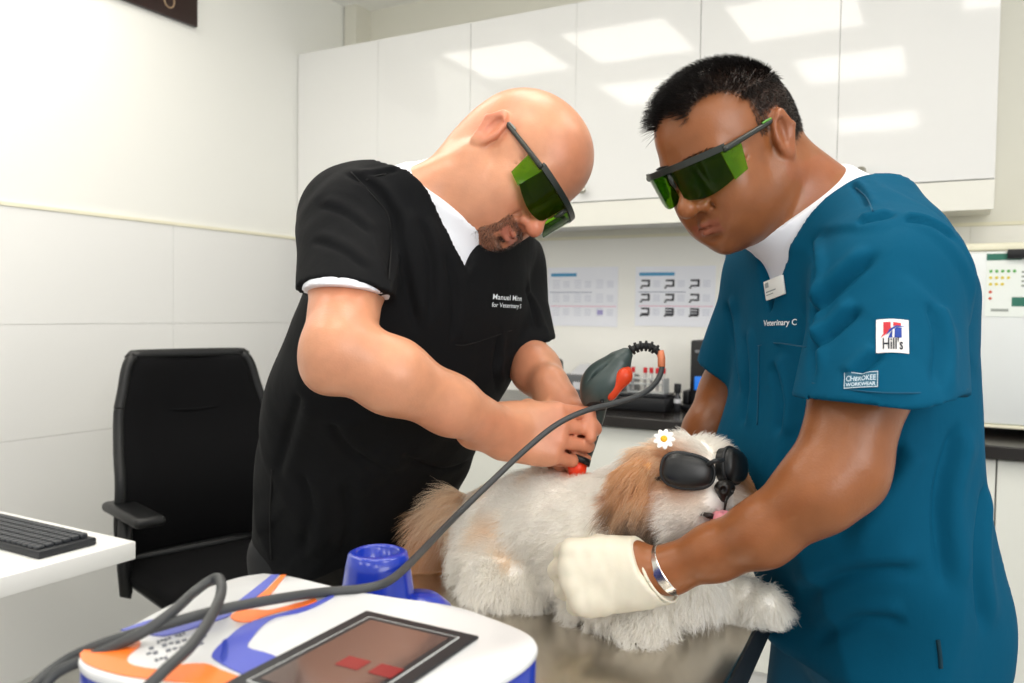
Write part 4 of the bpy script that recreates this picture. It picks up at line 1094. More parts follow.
# ---------------------------------------------------------------- man in black (left)
bF = np.array((.809, -.588)); bL = np.array((.588, .809)); bO = (-.176, 1.22)
bR = head_R((.50, -.52, -.69), (.80, .0, .58)); bS = .915
bEar = P(493, 130, 1.085); bH = bEar - bR @ np.array((-.012, -.077, -.006)) * bS
def make_man_black():
    t = thing('person', 'bald man in a black scrub top holding the probe over the dog', 'person', (-.22, 1.26, 0))
    sh_n, sh_f = P(356, 219, 1.10), P(497, 268, 1.34)
    el_n, wr_n = P(339, 351, .92), P(502, 430, 1.05)
    fo1 = P(392, 376, .935); fo2 = P(450, 405, .985)
    el_f, wr_f = P(518, 345, 1.27), P(556, 398, 1.15)
    keys = [(.78, -.195, .078, .118, .15), (.85, -.192, .075, .120, .152), (.934, -.14, .055, .135, .162), (1.04, -.07, .028, .148, .172), (1.136, 0, 0, .147, .185), (1.20, .026, 0, .140, .18), (1.26, .05, 0, .128, .175), (1.34, .078, 0, .098, .16), (1.40, .088, 0, .062, .12), (1.44, .095, 0, .045, .075)]
    nb = np.array((bO[0] + bF[0] * .125, bO[1] + bF[1] * .125, 1.405)); l3 = np.array((bL[0], bL[1], 0)); f3 = np.array((bF[0], bF[1], 0))
    def trunk(S, g, k=.02, z0=None):
        kk = [(z, f, l, a + g, b + g) for z, f, l, a, b in keys]
        S.loft(kk, bF, bL, k, o=bO, zlim=(z0 if z0 is not None else .78, 1.435 + g))
        for s, sh in ((-1, sh_n), (1, sh_f)):
            S.cone(nb + l3 * s * .035 + np.array((0, 0, .020)), sh, .050 + g, .058 + g, .04)
    skull = bH + bR @ np.array((-.040, 0, -.045)) * bS
    S = Field([(-.44, -.12, .006), (-.12, .15, .0024)], [(.84, .86, .005), (.86, 1.16, .0028), (1.16, 1.46, .006)],
              [(.80, .98, .006), (.98, 1.17, .0032), (1.17, 1.30, .004), (1.30, 1.58, .0024)])
    trunk(S, -.016)
    def neckparts(S, g, k=.03, op='add'):
        S.cone(skull, nb + f3 * .0, .053 + g, .057 + g, k, op)
        S.cone(bH + bR @ np.array((-.06, 0, -.02)) * bS, nb - f3 * .02 + (0, 0, .0), .042 + g, .050 + g, k, op)
        q0, q1 = bH + bR @ np.array((.015, 0, -.08)) * bS, nb + f3 * .03 + (0, 0, -.02)
        S.cone(q0 if g < .003 else q0 * .25 + q1 * .75, q1, .036 + g, .046 + g, k, op)
    neckparts(S, 0)
    head(S, bR, bH, bS, smile=1.0, cheek=1.0)
    S.chain([sh_n, (sh_n + el_n) / 2 + (0, 0, 0), el_n], [.052, .045, .040], .02)
    S.chain([el_n, fo1, fo2, wr_n], [.040, .0415, .034, .0275], .02)
    S.cone(P(326, 372, .925), P(336, 362, .925), .022, .028, .025)
    S.chain([sh_f, (sh_f + el_f) / 2, el_f], [.050, .042, .036], .02); S.chain([el_f, (el_f + wr_f) / 2, wr_f], [.038, .034, .025], .02)
    hR = head_R((.98, .10, -.04), (.12, -.95, .28)); ho = P(496, 431, 1.05)
    hand(S, hR, ho, 1, [(17, 104, 62), (17, 106, 62), (22, 106, 62), (34, 100, 62)], spread=(1, 0, -3, -7), sc=.95, kf=.0015, thumb=((.70, .35, -.80), (.9, .0, -.55), (.75, -.3, -.75)))
    h2R = head_R((.35, -.25, -.9), (.55, .8, .1)); 
    hand(S, h2R, wr_f, -1, [(55, 85, 50)] * 4, sc=.85)
    me = S.mesh('body'); v = verts_of(me); h = head_uv(v, bR, bH, bS)
    C = np.tile(np.array(lin('#cf9270')), (len(v), 1)); n1 = vnoise(v * 24 + 3); C *= (.95 + .10 * n1)[:, None]
    n2 = vnoise(v * 11 + 9); C = mixc(C, sstep(.5, .8, n2) * .35, lin('#c27355'))
    inh = (np.abs(h[:, 1]) < .095) & (h[:, 2] > -.13) & (h[:, 0] > -.13) & (h[:, 0] < .14)
    C = mixc(C, sstep(.036, .018, np.linalg.norm(h * (1, 0, 1) - (-.012, 0, -.004), axis=1)) * sstep(.070, .080, np.abs(h[:, 1])) * .45, lin('#cf6f57')); C = mixc(C, inh * np.exp(-(((h[:, 0] - .12) / .02) ** 2 + ((h[:, 2] + .04) / .02) ** 2)) * .4, lin('#cf6f57'))
    lips = inh & (h[:, 0] > .086) & (np.abs(h[:, 1]) < .024) & (h[:, 2] < -.067) & (h[:, 2] > -.084); C = mixc(C, lips * .55, lin('#b5645a'))
    dd = np.linalg.norm(v - P(585, 435, 1.06), axis=1); C = mixc(C, sstep(.08, .03, dd) * .3, lin('#cf6f57'))
    def goat(q):
        x, y, z = q[:, 0], np.abs(q[:, 1]), q[:, 2]
        mous = (z < -.0545) & (z > -.0655) & (y < .030) & (x > .07)
        side = (y > .023) & (y < .036) & (z < -.058) & (z > -.105) & (x > .055)
        chin = (z < -.092) & (y < .034) & (x > .045)
        soul = (y < .008) & (z < -.084) & (x > .07)
        return (mous | side | chin | soul).astype(float) * (x > .03)
    C = mixc(C, goat(h) * inh * .55, lin('#4a332a')); st = inh * sstep(-.035, -.06, h[:, 2]) * sstep(-.01, .02, h[:, 0]); C = mixc(C, st * .14, lin('#6a4a3c'))
    set_col(me, C); link('body', me, M_skinA, t)
    T_ = np.linspace(0, 1, 4)[None, :, None]; rg = np.random.default_rng(8)
    bp, bn = sample(me, lambda c, n: goat(head_uv(c, bR, bH, bS)) * ((np.abs(head_uv(c, bR, bH, bS)[:, 1]) < .06) & (head_uv(c, bR, bH, bS)[:, 2] > -.135) & (head_uv(c, bR, bH, bS)[:, 0] < .13)), 1900, 6)
    d_ = bn * .6 + (np.array((.1, 0, -.9)) @ bR.T)[None] * .6 + rg.normal(0, .2, bn.shape); d_ /= np.linalg.norm(d_, axis=1, keepdims=True)
    hc = np.array(lin('#2c1f1a')) * (.7 + .9 * rg.random((len(bp), 1))); hc[rg.random(len(bp)) < .12] = lin('#9a8f88')
    strands('goatee', bp[:, None] - bn[:, None] * .0005 + d_[:, None] * ((0.0030 + .0025 * rg.random(len(bp)))[:, None, None] * T_), np.full(len(bp), .00021), hc, M_hair, t, 'stuff')
    def brow(c, n):
        q = head_uv(c, bR, bH, bS); y = np.abs(q[:, 1]); return ((q[:, 0] > .06) & (y > .012) & (y < .05) & (np.abs(q[:, 2] - .019 + (y - .03) ** 2 * 6) < .004)).astype(float)
    bp, bn = sample(me, brow, 400, 4); bd = bn * .5 + (np.sign(head_uv(bp, bR, bH, bS)[:, 1])[:, None] * np.array((0, 1, 0))) @ bR.T; bd /= np.linalg.norm(bd, axis=1, keepdims=True)
    strands('eyebrows', bp[:, None] + bd[:, None] * (.006 * T_), np.full(len(bp), .00028), np.tile(lin('#4a382e'), (len(bp), 1)), M_hair, t, 'stuff')
    for s in (-1, 1): MB().ball(bH + bR @ np.array((.076, s * .032, -.004)) * bS, .0115, 16).build('eye', M_eye, t)
    # fingernails on the gripping hand are turned away; white undershirt at the neck and under the near sleeve
    S = Field([(-.40, .10, .0045)], [(.88, 1.45, .005)], [(1.15, 1.50, .0042)])
    trunk(S, -.008, z0=1.16)
    neckparts(S, .006)
    cutp(S, P(413, 162, 1.11), P(468, 221, 1.07), l3)
    link('undershirt', S.mesh('undershirt'), M_tshirt, t)
    hd = unit(el_n - sh_n); hem_n = sh_n + (el_n - sh_n) * .60
    S = Field([(-.32, -.10, .003)], [(.80, 1.2, .003)], [(1.15, 1.42, .003)]); hn = unit((-.05, -.15, -1))
    S.cone(sh_n, hem_n + hd * .1, .052, .0525, 0, clip=(hem_n + hn * .0035, hn))
    link('undershirt_sleeve', S.mesh('undershirt_sleeve'), M_tshirt, t)
    # scrub top
    S = Field([(-.50, -.25, .0045), (-.25, .12, .0034)], [(.86, 1.56, .0042)], [(.76, 1.2, .005), (1.2, 1.50, .0032)])
    trunk(S, 0, .015)
    S.cone(sh_n, hem_n + hd * .10, .063, .0575, .018, clip=(hem_n, hn))
    hem_f = P(531, 338, 1.28)
    S.cone(sh_f, el_f + (0, 0, -.03), .066, .066, .02, clip=(hem_f, (.05, 0, -1)))
    trunk(S, -.001, .01)
    Vt = P(470, 271, 1.075)
    def wedge(p):
        q = p - Vt.astype(np.float32); y = q @ l3.astype(np.float32); z = q[..., 2]; x = q @ f3.astype(np.float32)
        return np.maximum(np.maximum((np.abs(y) - np.where(y < 0, .60, .6) * np.maximum(z, 0)) * .8, -z), -x - .25)
    S.apply(wedge, (-.30, .95, Vt[2] - .02), (.15, 1.35, 1.50), .003, 'cut')
    cutp(S, P(415, 150, 1.12), P(470, 211, 1.08), l3, .003)
    def folds(p):
        a = vnoise(p * np.array((9, 9, 3.2)) + 17); b = vnoise(p * np.array((17, 17, 9)) + 1); c = vnoise((p @ np.array([[.7, 0, -.7], [0, 1, 0], [.7, 0, .7]])) * np.array((5, 9, 22)) + 5)
        return .013 * (np.abs(a - .5) * 2 - .35) + .005 * (b - .5) - .004 * sstep(.55, .8, c)
    S.displace(folds)
    me = creases(S.mesh('scrub_top'), [
        ([(340, 171), (372, 186), (392, 215), (394, 250), (385, 290)], .005, .009), ([(317, 205), (345, 214), (374, 236)], .003, .010), ([(310, 240), (340, 250), (370, 272)], .0025, .010), ([(397, 205), (402, 260), (420, 340)], .006, .012),
        ([(420, 215), (432, 270), (428, 330)], .005, .012), ([(445, 250), (455, 300), (450, 350)], .004, .012), ([(500, 330), (495, 370), (500, 392)], .004, .010), ([(362, 177), (388, 172), (412, 166)], .003, .006),
        ([(300, 390), (290, 430), (275, 480)], .006, .016), ([(330, 420), (350, 450), (400, 480)], .005, .016), ([(300, 470), (310, 510), (300, 560)], .006, .016), ([(345, 480), (350, 520), (340, 565)], .005, .016), ([(400, 455), (440, 470), (470, 462)], .005, .012), ([(525, 285), (533, 310), (538, 332)], .004, .010)])
    top = link('scrub_top', me, M_blackc, t); tree = bvh_of(me)
    o_ = np.array((0, 0, CAMH))
    def on(px, py, d=1.0, off=.0008):
        r = unit(P(px, py, 1) - o_); h = tree.ray_cast(Vector(tuple(o_)), Vector(tuple(r)))
        return np.array(h[0]) - r * off if h[0] is not None else P(px, py, d)
    M_seam = mat('black_seam', '#050506', .8)
    def seam(pts, rad, name, m): MB().tube(catmull([on(*p) for p in pts], 8), rad, 6).build(name, m, top)
    seam([(366, 180), (376, 176), (386, 174)], .0010, 'yoke_seam', M_seam); seam([(351, 172), (372, 195), (388, 215), (391, 245), (389, 280)], .0010, 'sleeve_seam', M_seam)
    seam([(272, 470), (270, 520), (271, 560)], .0016, 'side_slit', M_seam)
    seam([(455, 345), (470, 344), (512, 330)], .0009, 'pocket_seam', M_seam)
    a, b, c = on(492, 299), on(521, 301), on(492, 290); Mf = frame_at(a, b - a, c - a); w0 = np.linalg.norm(b - a)
    M_thr = mat('white_thread', '#dfe6ea', .7)
    for txt, dy, s_ in (('Manuel Minn', .0, .0105), ('for Veterinary S', -.0105, .0088)):
        tm = text_mesh(txt, s_, bold=.0001); w = max(q.co.x for q in tm.vertices); tm.transform(Matrix.Translation((0, dy, 0)) @ Matrix.Diagonal((w0 / w, 1, 1, 1)))
        lay_on(tm, Mf, tree, .0012, 'embroidered_lettering', M_thr, top)
    # trousers, shoes
    S = Field([(-.50, .06, .008)], [(1.02, 1.56, .008)], [(.02, .95, .010)])
    hip = np.array((bO[0] - bF[0] * .21 + bL[0] * .08, bO[1] - bF[1] * .21 + bL[1] * .08, .84)); S.ell(hip, (.105, .12, .09), .04)
    for s in (1, -1):
        hp = hip + l3 * s * .09; S.chain([hp, hp + f3 * .03 - (0, 0, .40), hp - (0, 0, .78)], [.080, .072, .062], .03)
    S.half((0, 0, .045), (0, 0, -1)); S.displace(lambda p: .010 * (vnoise(p * np.array((10, 10, 14))) - .5))
    link('trousers', S.mesh('trousers'), M_trB, t)
    shoes(t, hip, bF, bL)
    goggles('black framed green laser goggles worn by the bald man', bR, bH, bS, 'green laser safety goggles', mat('frame_grey_trim', '#8a8f8a', .4))
    return t
# ================================================================ steel table, laser unit, probe, cable
TA = math.radians(26); tc, ts = math.cos(TA), math.sin(TA); TZ = .87
TAB = Matrix.Rotation(-TA, 4, 'Z')
def T3(u, v, z): return np.array([u * tc + v * ts, -u * ts + v * tc, z])
def toT(p): return np.array([p[0] * tc - p[1] * ts, p[0] * ts + p[1] * tc, p[2]])
TU0, TU1, TV0, TV1 = -.745, -.160, .33, 1.60
M_steel = mat('stainless_steel', '#d2cbc0', .24, metal=1, vary=(10, .04, (8, .6, 1)), bump=(220, .06, .0006, (14, .5, 1)))
M_rub = mat('dark_rubber_edge', '#15181c', .5)
t = thing('examination_table', 'stainless steel examination table the dog lies on', 'table', T3((TU0 + TU1) / 2, (TV0 + TV1) / 2, 0))
MB(TAB).box((TU0, TV0, TZ - .022), (TU1, TV1, TZ), .004, 3).build('tabletop', M_steel, t)
for a, b in (((TU0 - .004, TV0 - .004, TZ - .05), (TU0 + .004, TV1 + .004, TZ - .006)), ((TU1 - .002, TV0 - .004, TZ - .05), (TU1 + .003, TV1 + .004, TZ - .003)),
             ((TU0, TV0 - .006, TZ - .05), (TU1, TV0 + .002, TZ - .006)), ((TU0, TV1 - .002, TZ - .05), (TU1, TV1 + .006, TZ - .006))):
    MB(TAB).box(a, b, .003).build('edge_strip', M_rub, t)
cu, cv = (TU0 + TU1) / 2, (TV0 + TV1) / 2
MB(TAB).box((cu - .09, cv - .11, .10), (cu + .09, cv + .11, TZ - .05), .01).build('column', mat('table_column', '#d4d5d3', .35), t)
MB(TAB).box((cu - .2, cv - .40, .0), (cu + .2, cv + .40, .10), .02).box((cu - .16, cv - .3, TZ - .055), (cu + .16, cv + .3, TZ - .022), .004).build('base', mat('table_base', '#3a3d40', .5), t)

# ---- laser therapy unit
ZD = 1.03
M_dw = mat('device_white', '#d9dadb', .28, coat=.3); M_db = mat('device_blue', '#1531a0', .28, coat=.4); M_dk = mat('device_dark', '#15171c', .4)
M_or = mat('device_orange', '#ff7a2b', .3, coat=.3); M_pu = mat('device_violet_blue', '#4c57b8', .3, coat=.3)
def pd(px, py, z=None): return PZ(px, py, ZD if z is None else z)
out = [(263, 573), (238, 577), (205, 588), (165, 607), (128, 627), (100, 643), (82, 654), (78, 660), (84, 668), (98, 675), (125, 682), (160, 692), (240, 722), (330, 775), (410, 775), (452, 722), (488, 688), (523, 665), (536, 652), (537, 643), (528, 633), (500, 621), (455, 606), (400, 598), (350, 590), (320, 583), (290, 576)]
O3 = catmull([pd(*p) for p in out] + [pd(*out[0])], 3)[:-1]
cen = O3.mean(0)
def ring(s, z): return [cen + (p - cen) * s * np.array((1, 1, 0)) * 1.0 + np.array((0, 0, z - ZD)) for p in O3]
def stack(levels, name, m, par, cap_top=True):
    mb = MB(); R_ = [[mb.bm.verts.new(tuple(p)) for p in ring(s, z)] for s, z in levels]; n = len(O3)
    for a, b in zip(R_, R_[1:]):
        for k in range(n): mb.bm.faces.new((a[k], a[(k + 1) % n], b[(k + 1) % n], b[k]))
    mb.bm.faces.new(R_[0]); mb.bm.faces.new(R_[-1]); bmesh.ops.recalc_face_normals(mb.bm, faces=mb.bm.faces)
    return mb.build(name, m, par, angle=50)
dv = thing('laser_therapy_unit', 'white and blue laser therapy unit with a touch screen and orange trim', 'medical device', (cen[0], cen[1], TZ))
stack([(.92, TZ + .001), (.95, TZ + .01), (.965, TZ + .06), (.992, ZD - .03), (.994, ZD - .009), (.975, ZD - .0058)], 'base_shell', M_db, dv)
topsh = stack([(.985, ZD - .0055), (.998, ZD - .0048), (1.0, ZD - .003), (.998, ZD - .001), (.990, ZD)], 'top_shell', M_dw, dv)
def z1(l): return [(x / 3.3633, 480 + y / 3.3633) for x, y in l]
def z2(l): return [(240 + x / 3.2, 520 + y / 3.2) for x, y in l]
def print_on(pts, name, m, h=.0006, par=None, smooth_n=4):
    q = [pd(*p) for p in pts]
    if smooth_n: q = list(catmull(q + [q[0]], smooth_n)[:-1])
    q = [p + np.array((0, 0, .0002)) for p in q]
    mb = MB(); vs = [mb.bm.verts.new(tuple(p)) for p in q]; up = [mb.bm.verts.new(tuple(p + np.array((0, 0, h)))) for p in q]; n = len(q)
    edges = [mb.bm.edges.new((up[k], up[(k + 1) % n])) for k in range(n)]
    bmesh.ops.triangle_fill(mb.bm, use_beauty=True, edges=edges)
    for k in range(n): mb.bm.faces.new((vs[k], vs[(k + 1) % n], up[(k + 1) % n], up[k]))
    bmesh.ops.recalc_face_normals(mb.bm, faces=mb.bm.faces)
    return mb.build(name, m, par or topsh, smooth=False)
print_on(z1([(912, 322), (938, 320), (890, 372), (838, 412), (790, 418), (850, 372)]), 'blue_stripe', M_pu, smooth_n=1)
print_on(z1([(945, 322), (962, 321), (935, 355), (905, 392), (853, 405), (900, 368)]), 'orange_stripe', M_or, smooth_n=1)
print_on(z1([(1060, 400), (1062, 412), (1000, 432), (940, 445), (885, 462), (850, 478), (800, 478), (775, 462), (800, 445), (850, 438), (900, 440), (950, 430)]), 'orange_stripe', M_or)
print_on(z1([(1120, 385), (1122, 395), (1060, 428), (1000, 450), (930, 462), (885, 490), (850, 530), (832, 565), (880, 580), (940, 602), (905, 630), (850, 662), (780, 640), (720, 605), (713, 588), (735, 560), (770, 530), (820, 490), (900, 463), (1000, 436), (1060, 415)]), 'blue_panel', M_pu, smooth_n=2)
print_on(z1([(748, 545), (762, 540), (768, 570), (765, 600), (752, 615), (740, 603), (746, 575)]), 'deep_blue_mark', M_db, h=.0009)
print_on(z1([(405, 507), (460, 488), (510, 472), (545, 478), (600, 492), (690, 470), (775, 448), (765, 462), (700, 485), (620, 510), (550, 527), (490, 520), (440, 512)]), 'blue_stripe', M_pu, smooth_n=2)
print_on(z1([(268, 588), (310, 556), (380, 530), (465, 543), (470, 560), (440, 585), (427, 607), (450, 627), (540, 640), (600, 625), (690, 620), (740, 640), (860, 690), (700, 690), (500, 672), (400, 657), (320, 634), (278, 612)]), 'orange_panel', M_or, smooth_n=2)
M_mk = mat('faint_device_print', '#6d7078', .5)
for r_, (a, b) in enumerate([((515, 548), (625, 512)), ((500, 566), (700, 520)), ((492, 585), (690, 548)), ((520, 605), (660, 575))]):
    n = 9
    for k in range(n):
        if (k * 7 + r_ * 3) % 5 == 0: continue
        x0, y0 = a[0] + (b[0] - a[0]) * k / n, a[1] + (b[1] - a[1]) * k / n; w = (b[0] - a[0]) / n * .7; hh = 4 + 3 * ((k + r_) % 2)
        print_on(z1([(x0, y0), (x0 + w, y0 - w * .25), (x0 + w + 2, y0 - w * .25 + hh), (x0 + 2, y0 + hh)]), 'small_print', M_mk, smooth_n=0)
# touch screen
A, B, Cc = pd(366.5, 613), pd(479, 638.7), pd(252, 679); ex = B - A; W = np.linalg.norm(ex); ex = ex / W; ey = unit(Cc - A); ey = unit(ey - ex * (ex @ ey)); H = .135
def quad(m0, m1, h, name, m, par, extra=0):
    ps = [A + ex * m0 + ey * m0, A + ex * (W - m0) + ey * m0, A + ex * (W - m0) + ey * (H - m0), A + ex * m0 + ey * (H - m0)]
    return MB().prism([p + (0, 0, m1) for p in ps], (0, 0, h), .0008 if h > .001 else 0).build(name, m, par, smooth=False)
sc_ = quad(0, .0, .0022, 'screen_bezel', M_dk, dv)
quad(.0095, .0022, .0002, 'white_line', mat('screen_line', '#cfd2d2', .4), sc_)
quad(.0105, .0024, .0002, 'inner_bezel', M_dk, sc_)
quad(.0150, .0026, .0003, 'display', mat('display', '#55443f', .12, coat=.5, emit='#8a6a60', emit_s=.05, vary=(6, .25)), sc_)  # brown-pink reflection put into the screen's colour and faint emission
M_rs = mat('display_red', '#7c2a2c', .2, emit='#8a2c2c', emit_s=.12)
for px, py in ((353, 663), (386, 671)):
    c = PZ(px, py, ZD + .003); MB().prism([c - ex * .0085 - ey * .007, c + ex * .0085 - ey * .007, c + ex * .0085 + ey * .007, c - ex * .0085 + ey * .007], (0, 0, .0003)).build('screen_button', M_rs, sc_, smooth=False)
# probe holder cup behind the unit, with its spreading foot
hc = P(378, 552, .735)
Mh = Matrix.Translation(hc.tolist())
MB().lathe([(0, -.015), (.017, -.013), (.0185, -.001), (.021, .0015), (.0265, -.001), (.029, -.012), (.0325, -.035), (.036, -.055), (.050, -.085), (.055, -.11), (.055, -(hc[2] - TZ) + .001), (0, -(hc[2] - TZ) + .0005)], 48, Mh).build('probe_holder', M_db, dv)
hb = P(418, 602, .735)
MB().lathe([(0, -(hb[2] - TZ) + .001), (.034, -(hb[2] - TZ) + .001), (.034, -.02), (.030, -.004), (.018, .006), (0, .008)], 40, Matrix.Translation(hb.tolist())).build('holder_foot', M_db, dv)

# ---- probe and cable
M_pg = mat('probe_grey_green', '#3d4a48', .34); M_po = mat('probe_orange', '#d8431c', .4); M_cb = mat('cable_grey', '#3b3d3e', .5); M_rb = mat('black_rubber', '#151617', .45)
t = thing('laser_probe', 'grey-green and orange laser probe gripped over the back of the dog', 'laser probe', P(590, 430, 1.085))
a_, b_ = P(627, 353, 1.075), P(588, 399, 1.085)
S = Field([(.06, .19, .0016)], [(1.02, 1.15, .0016)], [(1.08, 1.24, .0016)])
R_ = head_R(b_ - a_, (-.4, -.6, .5)); Lp = np.linalg.norm(b_ - a_); S.local(R_, a_)
S.cone((.002, 0, 0), (.012, 0, 0), .008, .011, .008); S.ell((.045, 0, 0), (.036, .0235, .019), .02); S.ell((.052, 0, .0), (.026, .0265, .021), .016); S.cone((.06, 0, -.002), (.078, 0, -.006), .019, .013, .012)
S.ell((.03, -.0, .022), (.03, .0022, .004), .002, 'cut')
S.local(None); link('probe_body', S.mesh('probe_body'), M_pg, t)
S = Field([(.06, .19, .0018)], [(1.02, 1.15, .0018)], [(1.08, 1.24, .0018)])
p1, p2 = P(624, 376, 1.063), P(610, 393, 1.067); S.cone(p1, p2, .0090, .0100, 0); S.cone(P(627, 371, 1.068), p1, .006, .009, .01)
link('orange_grip', S.mesh('orange_grip'), M_po, t)
MB().tube(catmull([P(600, 392, 1.085), P(597, 410, 1.10), P(588, 440, 1.10), P(580, 462, 1.09)], 6), .0125, 20).build('handle', M_pg, t)
MB().tube([P(599, 396, 1.08), P(596, 405, 1.085)], [.0165, .0155], 20).ball(P(602, 402, 1.062), .003, 10).build('collar', M_rb, t)
MB().tube([P(580, 457, 1.085), P(578, 463, 1.083)], [.0155, .016], 24).build('black_ring', M_rb, t)
MB().tube([P(578.5, 461, 1.083), P(577, 470, 1.08), P(576.5, 476, 1.08)], [.012, .0125, .010], 24).build('orange_tip', mat('probe_tip_orange', '#f0401a', .35), t)  # orange-red ring, the tip's own colour
# strain relief beads
arc = catmull([P(626, 355, 1.075), P(633, 349, 1.075), P(642, 346, 1.075), (P(652, 347, 1.073)), P(659, 353, 1.072)], 6)
seg = np.linalg.norm(np.diff(arc, axis=0), axis=1).cumsum(); seg = np.r_[0, seg]
mb = MB(); mb.tube(arc, .0042, 10)
for k in range(7):
    s = seg[-1] * (.04 + .13 * k); p = np.array([np.interp(s, seg, arc[:, i]) for i in range(3)]); q = np.array([np.interp(s + .004, seg, arc[:, i]) for i in range(3)])
    mb.tube([p, p + (q - p) * .15, q - (q - p) * .15, q], [.0045, .0072, .0072, .0045], 14)
mb.build('strain_relief', M_rb, t)
MB().tube([P(660, 351, 1.072), P(661.5, 358, 1.07), P(661.5, 367, 1.068)], .0050, 14).build('orange_sleeve', mat('sleeve_peach', '#e58a62', .5), t)
main = [(659, 352, 1.072), (662, 366, 1.068), (657, 381, 1.055), (642, 394, 1.035), (615, 403, 1.02), (585, 411, 1.00), (556, 425, .985), (525, 450, .965), (490, 483, .94), (455, 517, .90), (425, 548, .80), (403, 570, .70), (385, 583, .65), (360, 589, .635), (325, 592, .625), (270, 600, .585), (215, 611, .558), (150, 629, .535), (100, 645, .525), (62, 663, .52), (30, 690, .50), (10, 720, .48)]
cb = MB().tube(catmull([P(*p) for p in main], 8), .0036, 12).build('cable', M_cb, t)
lp = [(40, 690, .505), (58, 672, .512), (95, 655, .519), (140, 634, .528), (172, 612, .545), (192, 594, .572), (208, 582, .585), (218, 578, .585), (221.5, 586, .575), (219, 600, .56), (208, 622, .525), (190, 647, .495), (165, 670, .475), (140, 695, .46)]
l2 = MB().tube(catmull([P(*p) for p in lp], 8), .0036, 12).build('looped_cable', M_cb, None)
props(l2, 'dark grey cable looping over the orange end of the laser unit', 'cable')
